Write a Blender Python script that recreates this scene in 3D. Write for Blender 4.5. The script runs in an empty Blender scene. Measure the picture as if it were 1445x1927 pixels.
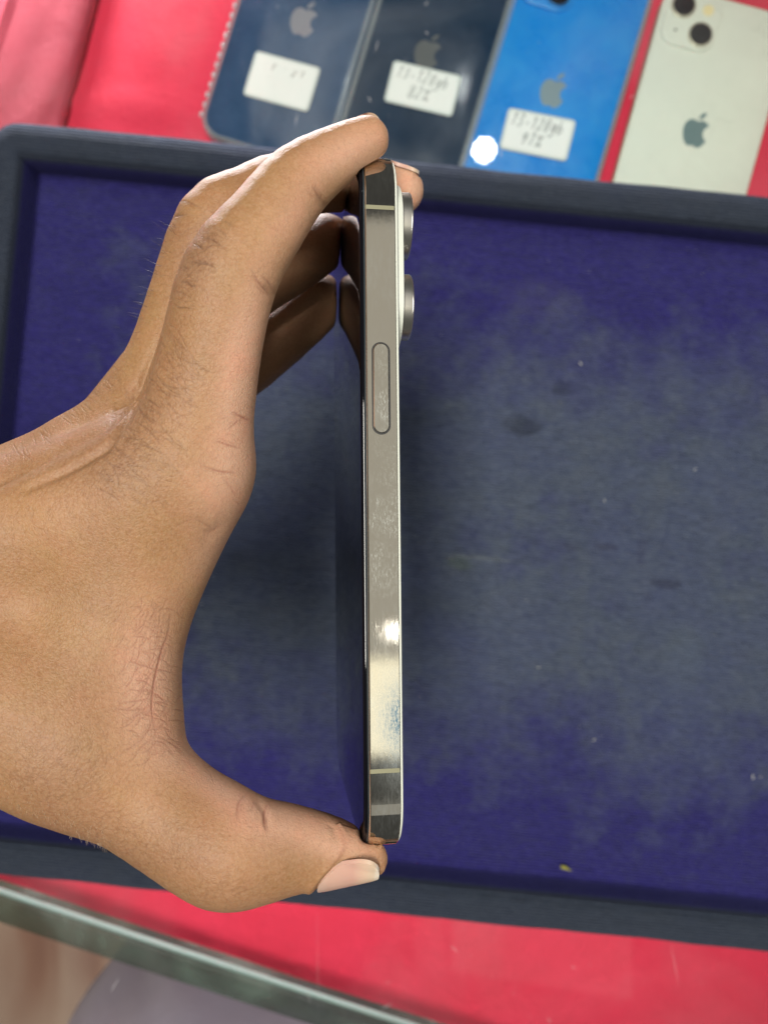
import bpy, bmesh, math, random
import numpy as np
from mathutils import Vector, Matrix
S=bpy.context.scene; COL=S.collection; MM=.001
# ---- picture geometry: the camera stands CAM_H above the counter glass, looking straight down
FPX=1447.0; CX=722.5; CY=963.5; CAM_H=390.0     # pixels / millimetres
def W(px,py,d):
    """a point seen at (px,py) of the 1445x1927 photograph, d mm below the lens -> millimetres"""
    return np.array([(px-CX)*d/FPX,(CY-py)*d/FPX,CAM_H-d],float)
def proj(p):
    p=np.asarray(p,float); d=CAM_H-p[...,2]
    return np.stack([CX+p[...,0]*FPX/d, CY-p[...,1]*FPX/d, d],-1)
# ---- pose of the held phone (local: x display->back, y length, z towards the lens)
PH_L,PH_W,PH_T=146.0,71.5,7.9
def rotm(rx,ry,rz):
    cx,sx=math.cos(rx),math.sin(rx); cy,sy=math.cos(ry),math.sin(ry); cz,sz=math.cos(rz),math.sin(rz)
    return np.array([[cz,-sz,0],[sz,cz,0],[0,0,1]])@np.array([[cy,0,sy],[0,1,0],[-sy,0,cy]])@np.array([[1,0,0],[0,cx,-sx],[0,sx,cx]])
PH_R=rotm(math.radians(-2.2),math.radians(8.0),math.radians(0.22))
PH_C=W(717.5,929,154.3)                        # centre of the side facing the lens
PH_O=PH_C-PH_R@np.array([0,0,PH_W/2])
def ph(x,y,z): return PH_O+PH_R@np.array([x,y,z],float)
# ================= camera, world, lamps, exposure =================
cam_d=bpy.data.cameras.new('camera'); cam=bpy.data.objects.new('camera',cam_d); COL.objects.link(cam); S.camera=cam
cam.location=(0,0,CAM_H*MM); cam_d.sensor_fit='VERTICAL'; cam_d.sensor_height=36; cam_d.lens=36*FPX/1927
cam_d.clip_start=.01; cam_d.clip_end=20
cam_d.dof.use_dof=True; cam_d.dof.focus_distance=.158; cam_d.dof.aperture_fstop=15
S.render.resolution_x=767; S.render.resolution_y=1024
S.view_settings.view_transform='Standard'; S.view_settings.look='None'; S.view_settings.exposure=0; S.view_settings.gamma=1
wd=bpy.data.worlds.new('World'); S.world=wd; wd.use_nodes=True
wd.node_tree.nodes['Background'].inputs[0].default_value=(.84,.86,.84,1); wd.node_tree.nodes['Background'].inputs[1].default_value=.065
def area(name,loc,target,size,power,col,sy=None,shape='RECTANGLE',spread=180):
    l=bpy.data.lights.new(name,'AREA'); l.energy=power; l.color=col; l.shape=shape; l.size=size
    if shape in('RECTANGLE','ELLIPSE'): l.size_y=sy or size
    l.spread=math.radians(spread)
    o=bpy.data.objects.new(name,l); COL.objects.link(o); o.location=loc
    # long side along y, tipped about y only, so that tubes and panels stay square to the room
    d=Vector(target)-Vector(loc); o.rotation_euler=(math.atan2(d.y,-d.z)*(1 if target is not loc else 0),0,0) if abs(d.x)<1e-6 else (0,math.atan2(-d.x,-d.z),0); return o
area('ceiling_tube_lamp',(-.19,.06,1.70),(.0,0.05,.1),.26,30,(1,.96,.88),.62)
area('side_fill_lamp',(1.30,.10,.95),(.0,0,.1),.30,8.5,(1,.98,.96),.9)  # added low fill from the right, brightens the palm edge
area('ceiling_panel_lamp',(.50,-.37,1.75),(0,0,.1),.42,.40,(1,.95,.74),.24)       # dim cream panel mirrored in the steel
area('steel_glow_lamp',(.44,.33,1.78),(0,.1,.1),.5,.72,(1,.96,.84),1.16)            # added lamp, gives the upper steel its dull grey reflection
area('steel_rear_glow_lamp',(.44,-.98,1.78),(0,.1,.1),.5,.30,(1,.98,.88),.72)  # added dim lamp, lifts the reflection at the steel's lower end
area('ceiling_bulb_lamp',(.262,.95,1.62),(0,.1,0),.055,1.2,(.95,.97,1),shape='DISK')
area('side_bulb_lamp',(.462,-.18,1.75),(0,0,.1),.024,.020,(1,.97,.9),shape='DISK')
area('cabinet_strip_lamp',(-.13,.405,.012),(-.13,.20,-.034),.26,3.3,(1,.96,.98),.02)
area('under_tray_fill_lamp',(-.02,-.02,-.010),(-.02,-.05,-.034),.36,1.7,(1,.96,.98),.02)  # added fill hidden beneath the tray, brightens the red cloth
# ================= the hand: one continuous surface from tapered limbs =================
def seg(a,b,k=3.0): return ('c',W(*a[:3]),W(*b[:3]),a[3],b[3])
def chain(*pts): return [('c',W(*p[:3]),W(*q[:3]),p[3],q[3]) for p,q in zip(pts[:-1],pts[1:])]
def tri(a,b,c,r): return ('t',W(*a),W(*b),W(*c),r)
def sd_cone(P,a,b,ra,rb):
    ba=b-a; l2=float(ba@ba); rr=ra-rb; a2=l2-rr*rr; il2=1/l2
    pa=P-a; y=pa@ba; z=y-l2
    x=pa*l2-np.outer(y,ba); x2=(x*x).sum(1); y2=y*y*l2; z2=z*z*l2
    k=np.sign(rr)*rr*rr*x2
    c1=np.sign(z)*a2*z2>k; c2=np.sign(y)*a2*y2<k
    d=(np.sqrt(np.maximum(x2*a2*il2,0))+y*rr)*il2-ra
    d=np.where(c2,np.sqrt(np.maximum(x2+y2,0))*il2-ra,d)
    return np.where(c1,np.sqrt(np.maximum(x2+z2,0))*il2-rb,d)
def sd_tri(P,a,b,c,r):
    ba=b-a; cb=c-b; ac=a-c; n=np.cross(ba,ac)
    pa=P-a; pb=P-b; pc=P-c
    s=np.sign(pa@np.cross(ba,n))+np.sign(pb@np.cross(cb,n))+np.sign(pc@np.cross(ac,n))
    def e(p,v):
        t=np.clip(p@v/(v@v),0,1); q=p-t[:,None]*v; return (q*q).sum(1)
    d=np.where(s<2,np.minimum(np.minimum(e(pa,ba),e(pb,cb)),e(pc,ac)),(pa@n)**2/(n@n))
    return np.sqrt(d)-r
def smin(a,b,k):
    h=np.maximum(k-np.abs(a-b),0)/k
    return np.minimum(a,b)-h*h*h*k/6
def prim(P,q): return sd_cone(P,*q[1:]) if q[0]=='c' else sd_tri(P,*q[1:])
def group(P,qs,k):
    d=np.full(len(P),60.0); lo=P.min(0); hi=P.max(0); tight=(hi-lo).max()<60
    for q in qs:
        if tight:                      # leave out limbs too far off to matter here
            v=[x for x in q[1:] if isinstance(x,np.ndarray)]; c=sum(v)/len(v)
            R=max(np.linalg.norm(x-c) for x in v)+max(x for x in q[1:] if not isinstance(x,np.ndarray))+18
            if np.linalg.norm(np.maximum(np.maximum(lo-c,c-hi),0))>R: continue
        d=smin(d,prim(P,q),k)
    return d
def smooth_chain(n,*pts):
    """the same limb with its joints rounded: Catmull-Rom through the joints"""
    p=np.array(pts,float); p=np.vstack([2*p[0]-p[1],p,2*p[-1]-p[-2]]); out=[]
    for i in range(1,len(p)-2):
        for t in np.arange(n)/n:
            q=.5*((2*p[i])+(-p[i-1]+p[i+1])*t+(2*p[i-1]-5*p[i]+4*p[i+1]-p[i+2])*t*t+(-p[i-1]+3*p[i]-3*p[i+1]+p[i+2])*t**3)
            out.append(tuple(q))
    return chain(*(out+[tuple(p[-2])]))
INDEX=smooth_chain(3,(352,865,157,12.6),(395,670,152,9.9),(432,522,150,9.3),(498,424,151,7.9),(562,342,154,7.0),(640,289,157,5.5),(691,262,159,4.5))
INDEX+=chain((562,345,159,6.4),(640,290,163,5.2),(690,264,165,4.3))
MIDDLE=smooth_chain(3,(245,825,172,11.5),(308,695,172,8.9),(349,575,172,8.4),(404,428,172,8.7),(470,383,174,7.9),(535,350,178,7.2),(640,345,185,6.5),(753,358,188,5.7))
MIDDLE+=chain((640,347,189,6.2),(746,360,192,5.4))
RING=smooth_chain(2,(175,885,190,11),(285,710,190,8.6),(425,570,192,8.4),(540,500,198,7.8),(613,455,204,7.1))
LITTLE=smooth_chain(2,(140,960,206,11),(280,800,206,8),(410,728,207,8),(528,632,211,8.2),(600,568,215,7.8))
THUMB=smooth_chain(3,(208,1440,155,12.6),(322,1530,154,11.4),(400,1580,152.5,11.5),(435,1597,152,11.2),(480,1601,153,10),(540,1598,155,8.6),(620,1602,157,6.7),(690,1616,158,4.3))
THUMB+=chain((540,1598,160,8),(620,1602,163,6.4),(688,1614,163,4.1))
BACK=smooth_chain(2,(352,865,157,12.6),(150,968,157,13),(-150,1060,157,15))
BACK+=smooth_chain(2,(245,825,172,11.5),(80,920,171,11),(-150,1020,170,14))
BACK+=chain((175,885,190,11),(-150,1030,188,14))+chain((140,960,206,11),(-150,1090,204,13))
PALM=smooth_chain(2,(208,1440,155,12.6),(60,1338,154,13),(-150,1205,156,16))
PALM+=[tri((313,905,162),(128,1380,160),(-300,1225,161),11.5),tri((313,905,162),(-300,1060,160),(-300,1225,161),11.5),tri((150,1000,176),(60,1300,174),(-200,1180,182),12)]
PALM+=smooth_chain(2,(330,905,160,10.5),(235,1110,160,9.5),(190,1250,160,9.5),(212,1370,157,9.8))
PALM+=chain((-150,1020,170,16),(-900,950,180,24))+chain((-150,1090,200,17),(-900,1010,200,24))+chain((-150,1215,158,17),(-900,1150,178,24))
def sd_phone(P):
    q=(P-PH_O)@PH_R; h=np.array([PH_T/2,PH_L/2,PH_W/2])
    a=np.abs(q)-h
    r=11.5
    yz=np.maximum(a[:,1:]+r,0); d2=np.sqrt((yz*yz).sum(1))+np.minimum(np.maximum(a[:,1]+r,a[:,2]+r),0)-r
    w=np.stack([a[:,0]+.6,d2+.6],1)
    return np.minimum(w.max(1),0)+np.sqrt((np.maximum(w,0)**2).sum(1))-.6
def sdf(P):
    out=np.empty(len(P))
    for s in range(0,len(P),6000):
        p=P[s:s+6000]
        f=group(p,INDEX,.35); f=smin(f,group(p,MIDDLE,.35),1.0); f=smin(f,group(p,RING,.35),.8); f=smin(f,group(p,LITTLE,.35),.8)
        f=smin(f,group(p,THUMB,.35),4)
        d=smin(smin(group(p,PALM,16),group(p,BACK,5),12),f,4)
        c=.15-sd_phone(p); h=np.maximum(1.6-np.abs(d-c),0)/1.6
        out[s:s+6000]=np.maximum(d,c)+h*h*h*1.6/6
    return out
def surface(lo,hi,levels=(8.0,2.0,2/3)):
    lo=np.array(lo,float); hi=np.array(hi,float); s=levels[0]
    n=np.ceil((hi-lo)/s).astype(int)
    cells=np.stack(np.meshgrid(*[np.arange(k) for k in n],indexing='ij'),-1).reshape(-1,3)
    for i,s in enumerate(levels[:-1]):
        d=sdf(lo+(cells+.5)*s)
        cells=cells[np.abs(d)<s*1.0+ (1.5 if i==0 else .3)]
        m=int(round(s/levels[i+1])); o=np.stack(np.meshgrid(*[np.arange(m)]*3,indexing='ij'),-1).reshape(-1,3)
        cells=(cells[:,None,:]*m+o[None]).reshape(-1,3)
    s=levels[-1]; d=sdf(lo+(cells+.5)*s); cells=cells[np.abs(d)<s*1.3]
    M=np.int64(1<<20)
    key=lambda c:(c[...,0].astype(np.int64)*M+c[...,1])*M+c[...,2]
    off=np.array([[x,y,z] for x in(0,1) for y in(0,1) for z in(0,1)])
    ck=key(cells[:,None,:]+off[None]); uk,inv=np.unique(ck,return_inverse=True)
    pts=np.stack([uk//(M*M),(uk//M)%M,uk%M],-1)
    v=sdf(lo+pts*s)[inv].reshape(-1,8)
    act=(v.min(1)<0)&(v.max(1)>=0); cells=cells[act]; v=v[act]
    acc=np.zeros((len(cells),3)); cnt=np.zeros(len(cells))
    for a in range(8):
        for b in range(a+1,8):
            if abs(off[a]-off[b]).sum()!=1: continue
            m=(v[:,a]<0)!=(v[:,b]<0); t=v[:,a]/(v[:,a]-v[:,b]+1e-12)
            acc[m]+=(off[a]+(off[b]-off[a])*t[:,None])[m]; cnt[m]+=1
    verts=lo+(cells+acc/cnt[:,None])*s
    k=key(cells); order=np.argsort(k); ks=k[order]
    def find(c):
        q=key(c); j=np.clip(np.searchsorted(ks,q),0,len(ks)-1); return np.where(ks[j]==q,order[j],-1)
    tris=[]
    for ax in range(3):
        e=np.zeros(3,int); e[ax]=1; a0=0; a1=int(e@[4,2,1])
        m=(v[:,a0]<0)!=(v[:,a1]<0); c=cells[m]; neg=v[m,a0]<0
        u=np.zeros(3,int); u[(ax+1)%3]=1; w=np.zeros(3,int); w[(ax+2)%3]=1
        q=np.stack([find(c),find(c-u),find(c-u-w),find(c-w)],1)
        ok=(q>=0).all(1); q=q[ok]; neg=neg[ok]
        q=np.where(neg[:,None],q,q[:,::-1])
        tris+= [q[:,[0,1,2]],q[:,[0,2,3]]]
    T=np.concatenate(tris)
    return verts,T
def grad(P,e=.15):
    k=np.array([[1,-1,-1],[-1,-1,1],[-1,1,-1],[1,1,1]],float)
    g=sum(sdf(P+e*x)[:,None]*x for x in k)
    return g/(4*e)
def refine(V,T,mask):
    """split the marked triangles in four, neighbours to match"""
    E=np.sort(np.concatenate([T[:,[0,1]],T[:,[1,2]],T[:,[2,0]]]),1); N=len(T)
    ek=E[:,0].astype(np.int64)*len(V)+E[:,1]; ue,inv=np.unique(ek,return_inverse=True)
    fl=np.zeros(len(ue),bool); m3=np.concatenate([mask]*3); fl[inv[m3]]=True
    nid=np.full(len(ue),-1); nid[fl]=len(V)+np.arange(fl.sum())
    a=ue[fl]//len(V); b=ue[fl]%len(V); V2=np.concatenate([V,(V[a]+V[b])/2])
    m=nid[inv].reshape(3,N).T; f=m>=0; code=f@np.array([1,2,4]); out=[T[code==0]]
    for r,c in ((0,1),(1,2),(2,4)):
        s=code==c; t=T[s][:,[r,(r+1)%3,(r+2)%3]]; x=m[s][:,r]
        out+=[np.stack([t[:,0],x,t[:,2]],1),np.stack([x,t[:,1],t[:,2]],1)]
    for r,c in ((0,3),(1,6),(2,5)):     # edges r and r+1 split
        s=code==c; t=T[s][:,[r,(r+1)%3,(r+2)%3]]; x=m[s][:,r]; y=m[s][:,(r+1)%3]
        out+=[np.stack([x,t[:,1],y],1),np.stack([t[:,0],x,y],1),np.stack([t[:,0],y,t[:,2]],1)]
    s=code==7; t=T[s]; x,y,z=m[s].T
    out+=[np.stack([t[:,0],x,z],1),np.stack([x,t[:,1],y],1),np.stack([z,y,t[:,2]],1),np.stack([x,y,z],1)]
    return V2,np.concatenate(out)

def relax(V,T,n,lam=.5):
    E=np.concatenate([T[:,[0,1]],T[:,[1,2]],T[:,[2,0]]]); E=np.concatenate([E,E[:,::-1]])
    cnt=np.bincount(E[:,0],minlength=len(V))[:,None]
    for i in range(n):
        for l in (lam,-lam*1.04):
            a=np.stack([np.bincount(E[:,0],V[E[:,1],k],len(V)) for k in range(3)],1)/cnt; V=V+l*(a-V)
    return V
def normals(V,T):
    f=np.cross(V[T[:,1]]-V[T[:,0]],V[T[:,2]]-V[T[:,0]]); n=np.zeros_like(V)
    for k in range(3):
        for a in range(3): n[:,a]+=np.bincount(T[:,k],f[:,a],len(V))
    return n/np.maximum(np.linalg.norm(n,axis=1),1e-12)[:,None]

# ---- skin relief, pigment and some painted shade, drawn over the side of the hand facing the lens (1 unit = 1 photograph pixel)
class Raster:
    def __init__(s): s.a=np.zeros((1927,1700),np.float32)      # columns shifted by 100
    def line(s,pts,w,h,taper=True):
        p=np.array(pts,float); p=np.vstack([2*p[0]-p[1],p,2*p[-1]-p[-2]]); q=[]
        for i in range(1,len(p)-2):
            n=max(2,int(np.hypot(*(p[i+1]-p[i]))/1.0))
            for t in np.arange(n)/n: q.append(.5*((2*p[i])+(-p[i-1]+p[i+1])*t+(2*p[i-1]-5*p[i]+4*p[i+1]-p[i+2])*t*t+(-p[i-1]+3*p[i]-3*p[i+1]+p[i+2])*t**3))
        q=np.array(q); n=len(q); r=int(w*2.5)+1
        for i,(x,y) in enumerate(q):
            f=math.sin(math.pi*min(1,max(0,(i+.5)/n)))**.5 if taper else 1
            x+=100; x0,y0=int(x)-r,int(y)-r
            if x0<0 or y0<0 or x0+2*r+1>=1700 or y0+2*r+1>=1927: continue
            yy,xx=np.mgrid[y0:y0+2*r+1,x0:x0+2*r+1]
            g=h*f*np.exp(-((xx-x)**2+(yy-y)**2)/(w*w)); v=s.a[y0:y0+2*r+1,x0:x0+2*r+1]
            np.maximum(v,g,out=v)
    def blob(s,x,y,rx,ry,h,ang=0):
        x+=100; R=int(max(rx,ry)*2.6); x0,x1=max(0,int(x)-R),min(1700,int(x)+R); y0,y1=max(0,int(y)-R),min(1927,int(y)+R)
        yy,xx=np.mgrid[y0:y1,x0:x1]; c,sn=math.cos(ang),math.sin(ang); dx=xx-x; dy=yy-y
        s.a[y0:y1,x0:x1]+=h*np.exp(-(((dx*c+dy*sn)/rx)**2+((-dx*sn+dy*c)/ry)**2))
    def at(s,q):
        x=np.clip(q[:,0]+100,0,1698); y=np.clip(q[:,1],0,1925); i=x.astype(int); j=y.astype(int); u=x-i; v=y-j; a=s.a
        return a[j,i]*(1-u)*(1-v)+a[j,i+1]*u*(1-v)+a[j+1,i]*(1-u)*v+a[j+1,i+1]*u*v
def skin_maps():
    rng=np.random.RandomState(4)
    crease,furrow,pale,dark=Raster(),Raster(),Raster(),Raster()
    for p,w,h in [
        ([(363,458),(374,463),(384,472)],1.6,1),([(383,447),(398,450),(412,460),(425,470)],1.5,.9),([(388,470),(400,458),(402,452)],1.2,.5),
        ([(357,491),(372,495),(388,497),(408,505)],1.7,1),([(346,503),(356,507)],1.6,.9),([(340,530),(352,532),(360,537),(370,539)],1.7,1),([(327,573),(338,578),(350,579),(366,582)],1.5,.8),
        ([(330,548),(345,552),(360,560)],1.2,.5),([(420,415),(432,422),(440,432)],1.3,.6),([(405,428),(420,440),(428,452)],1.3,.5),
        ([(318,414),(333,407),(352,404)],1.8,1),([(330,380),(347,379),(366,384),(380,392)],1.6,.8),([(330,450),(345,440),(352,432),(372,425)],1.3,.5),
        ([(474,508),(488,532),(500,545),(510,556)],2.2,.8),([(495,520),(508,536),(515,549)],2,.8),([(480,536),(492,546),(503,553)],1.6,.5),
        ([(588,350),(598,364),(607,378)],2.2,.8),([(580,362),(592,372)],1.6,.4),
        ([(440,775),(455,784),(473,793)],2.0,.8),([(430,807),(445,797),(458,788)],1.6,.5),([(405,828),(430,839),(455,845)],1.7,.6),([(385,879),(413,888),(447,890)],1.8,.7),
        ([(425,905),(437,920),(446,938)],1.8,.4),([(360,972),(383,985),(405,998)],2.0,.5),([(385,998),(400,1000),(414,990)],2.0,.5),([(330,990),(360,978),(385,970)],1.3,.4),
        ([(322,1150),(316,1190),(306,1225),(296,1255),(290,1290),(287,1330),(290,1362),(297,1384)],1.9,1),
        ([(304,1135),(300,1180),(291,1230)],1.5,.5),([(285,1200),(283,1240),(280,1275)],1.3,.4),([(244,1245),(264,1250),(293,1257)],1.8,.6),([(256,1220),(275,1228),(296,1232)],1.6,.4),
        ([(225,1322),(258,1320),(288,1312)],1.9,.6),([(205,1331),(250,1336),(286,1331)],1.8,.5),([(238,1357),(266,1343),(286,1333)],1.8,.6),([(297,1384),(312,1392),(330,1402),(345,1418)],1.8,.6),
        ([(310,1370),(322,1388),(345,1406)],1.4,.5),([(296,1384),(275,1400),(252,1420)],1.6,.5),([(290,1395),(282,1415),(272,1430)],1.4,.4),([(340,1395),(352,1412),(370,1428)],1.4,.3),
        ([(504,1514),(500,1528),(497,1545),(499,1562)],2.4,.9),([(462,1494),(452,1508),(447,1526),(448,1545)],2.2,.6),([(480,1505),(474,1518),(474,1530)],1.6,.4),
        ([(380,1435),(395,1452),(405,1475)],1.6,.3),([(383,1695),(388,1684),(392,1676)],2.2,.5)]:
        crease.line([(x+rng.uniform(-1.2,1.2),y+rng.uniform(-1.2,1.2)) for x,y in p],w*1.25,h*.62)
        for m_ in range(3): crease.line([(x+rng.uniform(-7,7),y+rng.uniform(-6,6)) for x,y in p],w*.8,h*rng.uniform(.15,.35))
    # crumpled skin over the stretched-back knuckle of the forefinger
    for i in range(190):
        t=rng.rand(); bx=315-150*t**1.1; by=620+290*t; off=rng.rand()**1.3*(55+75*t)
        x=bx+off; y=by+off*.35+rng.uniform(-14,14); a=math.radians(52+rng.uniform(-20,16)-18*t); L=rng.uniform(18,62); c=rng.uniform(-.5,.5)
        pts=[(x,y)]
        for k in range(4):
            x+=math.cos(a)*L/4+rng.uniform(-1.5,1.5); y+=math.sin(a)*L/4; a+=c*.4+rng.uniform(-.25,.25); pts.append((x,y))
        crease.line(pts,rng.uniform(.9,1.5),rng.uniform(.2,.62)*(1-.45*off/130))
        if rng.rand()<.5:
            k=rng.randint(1,4); x,y=pts[k]; a2=a+rng.choice([-1,1])*rng.uniform(.7,1.2); q=[(x,y)]
            for m in range(3): x+=math.cos(a2)*L/8; y+=math.sin(a2)*L/8; q.append((x,y))
            crease.line(q,.95,rng.uniform(.25,.55))
    # the back of the middle finger and its knuckle: short folds across
    C=[(318,425),(283,505),(262,575),(248,618),(212,685),(190,708),(150,745),(110,775),(60,812),(0,845)]
    C=np.array(C,float)
    for i in range(110):
        t=rng.rand()*(len(C)-1.01); k=int(t); p=C[k]+(C[k+1]-C[k])*(t-k); d=C[k+1]-C[k]; d/=np.hypot(*d); nrm=np.array([-d[1],d[0]]); 
        if nrm[0]<0: nrm=-nrm
        if nrm[0]*1+nrm[1]*1<0: nrm=-nrm
        a=math.atan2(nrm[1],nrm[0])+rng.uniform(-.35,.35); x,y=p+nrm*rng.uniform(1,14); L=rng.uniform(10,34); pts=[(x,y)]
        for m in range(3): x+=math.cos(a)*L/3; y+=math.sin(a)*L/3; a+=rng.uniform(-.3,.35); pts.append((x,y))
        crease.line(pts,rng.uniform(.8,1.25),rng.uniform(.15,.5)*(.6+.4*(k>3)))
    for i in range(160):    # faint lines over the metacarpals
        x=rng.uniform(-40,330); y=rng.uniform(905,1060)-.1*x; a=math.radians(rng.uniform(40,80)); L=rng.uniform(10,30)
        crease.line([(x,y),(x+L*.5*math.cos(a),y+L*.5*math.sin(a)),(x+L*math.cos(a+.3),y+L*math.sin(a+.3))],rng.uniform(.8,1.1),rng.uniform(.1,.32))
    for i in range(900):    # fine lines all over the side of the hand, along and across the pull of the skin
        x=rng.uniform(-20,470); y=rng.uniform(560,1640); a=math.radians(rng.choice([25,115,70])+rng.uniform(-22,22)); L=rng.uniform(8,26)
        crease.line([(x,y),(x+L*.5*math.cos(a),y+L*.5*math.sin(a)),(x+L*math.cos(a+.3),y+L*math.sin(a+.3))],rng.uniform(.8,1.2),rng.uniform(.05,.2))
    for i in range(220):    # web and thumb
        x=rng.uniform(60,330); y=rng.uniform(1150,1480); a=math.radians(rng.uniform(-70,-20) if rng.rand()<.5 else rng.uniform(60,110)); L=rng.uniform(10,40)
        crease.line([(x,y),(x+L*.5*math.cos(a),y+L*.5*math.sin(a)),(x+L*math.cos(a+.2),y+L*math.sin(a+.2))],rng.uniform(.9,1.4),rng.uniform(.08,.28))
    for i in range(190):    # the pleated skin of the web
        t=rng.rand(); x=300-20*math.sin(t*3)+rng.normal(0,22)-10; y=1120+300*t; a=math.radians((100+30*t if rng.rand()<.55 else 8)+rng.uniform(-18,18)); L=rng.uniform(14,46)
        crease.line([(x,y),(x+L*.5*math.cos(a),y+L*.5*math.sin(a)),(x+L*math.cos(a+.2),y+L*math.sin(a+.2))],rng.uniform(1.0,1.7),rng.uniform(.15,.45))
    for i in range(26):     # fine stretched lines beside the tendon
        x=205+i*2.6; y=745+rng.uniform(-8,8)+abs(13-i)*1.2
        crease.line([(x+8,y),(x,y+30),(x-12,y+62)],.9,.28)
    furrow.line([(262,735),(225,775),(178,812),(110,850),(60,878),(-60,935)],13,.75,False)
    furrow.line([(300,640),(276,700),(256,752),(232,795),(205,838),(170,862),(120,890),(40,925)],8,.85)
    furrow.line([(262,590),(250,625),(236,662)],6,.25)
    furrow.line([(480,1500),(500,1530),(505,1560)],7,.35); furrow.line([(500,540),(520,560)],7,.3); furrow.line([(600,372),(612,392)],7,.3)
    furrow.line([(385,1015),(420,985)],12,.22)
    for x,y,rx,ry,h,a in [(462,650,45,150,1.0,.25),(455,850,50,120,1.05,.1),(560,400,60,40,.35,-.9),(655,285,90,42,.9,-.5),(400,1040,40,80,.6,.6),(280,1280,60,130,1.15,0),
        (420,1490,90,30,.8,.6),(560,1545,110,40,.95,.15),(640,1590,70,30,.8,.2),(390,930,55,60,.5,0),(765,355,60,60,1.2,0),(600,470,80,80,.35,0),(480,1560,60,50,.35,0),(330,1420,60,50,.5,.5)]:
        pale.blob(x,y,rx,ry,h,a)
    for x,y,rx,ry,h,a in [(368,500,34,80,.8,.3),(262,800,60,110,.6,.6),(320,400,30,50,.5,.3),(410,440,30,30,.4,0),(110,1430,110,60,.3,0),(440,1680,90,40,.45,0),(190,1560,150,50,.6,.5),(330,1600,90,50,.4,.3),(60,1440,120,60,.4,.3),(200,880,80,60,.25,0),(60,870,130,40,.25,-.4),(380,480,60,60,.2,0)]:  # knuckle pigment; the thumb and wrist blobs paint in the light's falloff
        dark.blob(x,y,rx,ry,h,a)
    return crease,furrow,pale,dark
# nails lie on the surface: centre (px,py,depth), direction to the tip, outward normal, half length, half width (mm)
NAILS=[((658,1635,155),(1,-.07,.02),(-.02,-.83,.56),6.2,5.5),((754,322,188),(1,-.10,-.1),(.06,.94,.32),4.6,4.8),((684,256,168),(.88,.42,-.05),(-.15,.42,-.89),4.2,4.2)]
def nail_frame(n):
    c,a,nr,hl,hw=n; c=W(*c); a=np.array(a,float); a/=np.linalg.norm(a); nr=np.array(nr,float); nr-=nr@a*a; nr/=np.linalg.norm(nr)
    w=np.cross(nr,a); return c,a,nr,w,hl,hw
def make_hand():
    V,T=surface((-330,-110,120),(20,110,262))
    V=relax(V,T,8)
    crease,furrow,pale,dark=skin_maps()
    for it in range(2):
        n=normals(V,T); q=proj(V); tc=np.array([0,0,CAM_H])-V; tc/=np.linalg.norm(tc,axis=1)[:,None]; fac=(n*tc).sum(1)
        vis=(fac>-.05)&(q[:,0]>-20)&(q[:,1]<1927)&(q[:,2]<186)
        if it==1:
            g=crease.at(q)>.06; vis&=g
        V,T=refine(V,T,vis[T].any(1))
        if it==0: V=relax(V,T,2)
    n=normals(V,T); q=proj(V); tc=np.array([0,0,CAM_H])-V; tc/=np.linalg.norm(tc,axis=1)[:,None]; fac=(n*tc).sum(1)
    f=np.clip((fac+.02)/.2,0,1)*(q[:,2]<188)
    cr=crease.at(q)*f; fu=furrow.at(q)*f
    V=V-n*(np.clip(cr,0,1.2)*.20+fu*1.1)[:,None]
    m=np.zeros((len(V),4),np.float32); fd=np.clip((fac+.35)/.5,.0,1)
    deep=np.clip((q[:,2]-186)/10,0,1)*(q[:,0]>480)
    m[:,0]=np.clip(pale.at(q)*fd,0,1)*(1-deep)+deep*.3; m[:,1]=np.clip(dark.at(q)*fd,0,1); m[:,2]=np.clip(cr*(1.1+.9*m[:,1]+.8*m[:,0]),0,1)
    # skin folds round each nail
    for nl in NAILS:
        c,a,nr,w,hl,hw=nail_frame(nl); d=V-c; u=d@a; v=d@w; h=d@nr
        rr=(np.abs(u/hl)**2.6+np.abs(v/hw)**2.6)**(1/2.6); near=(h>-7)
        V=V+nr*(np.where(near,-.45*np.exp(-((rr-1.0)/.09)**2)+.40*np.exp(-((rr-1.2)/.13)**2)*(u<hl*.6)-.25*(rr<1),0))[:,None]
        m[:,2]=np.maximum(m[:,2],np.where(near&(rr>.9),.35*np.exp(-((rr-1.04)/.06)**2),0))
    return V,T,m
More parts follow.
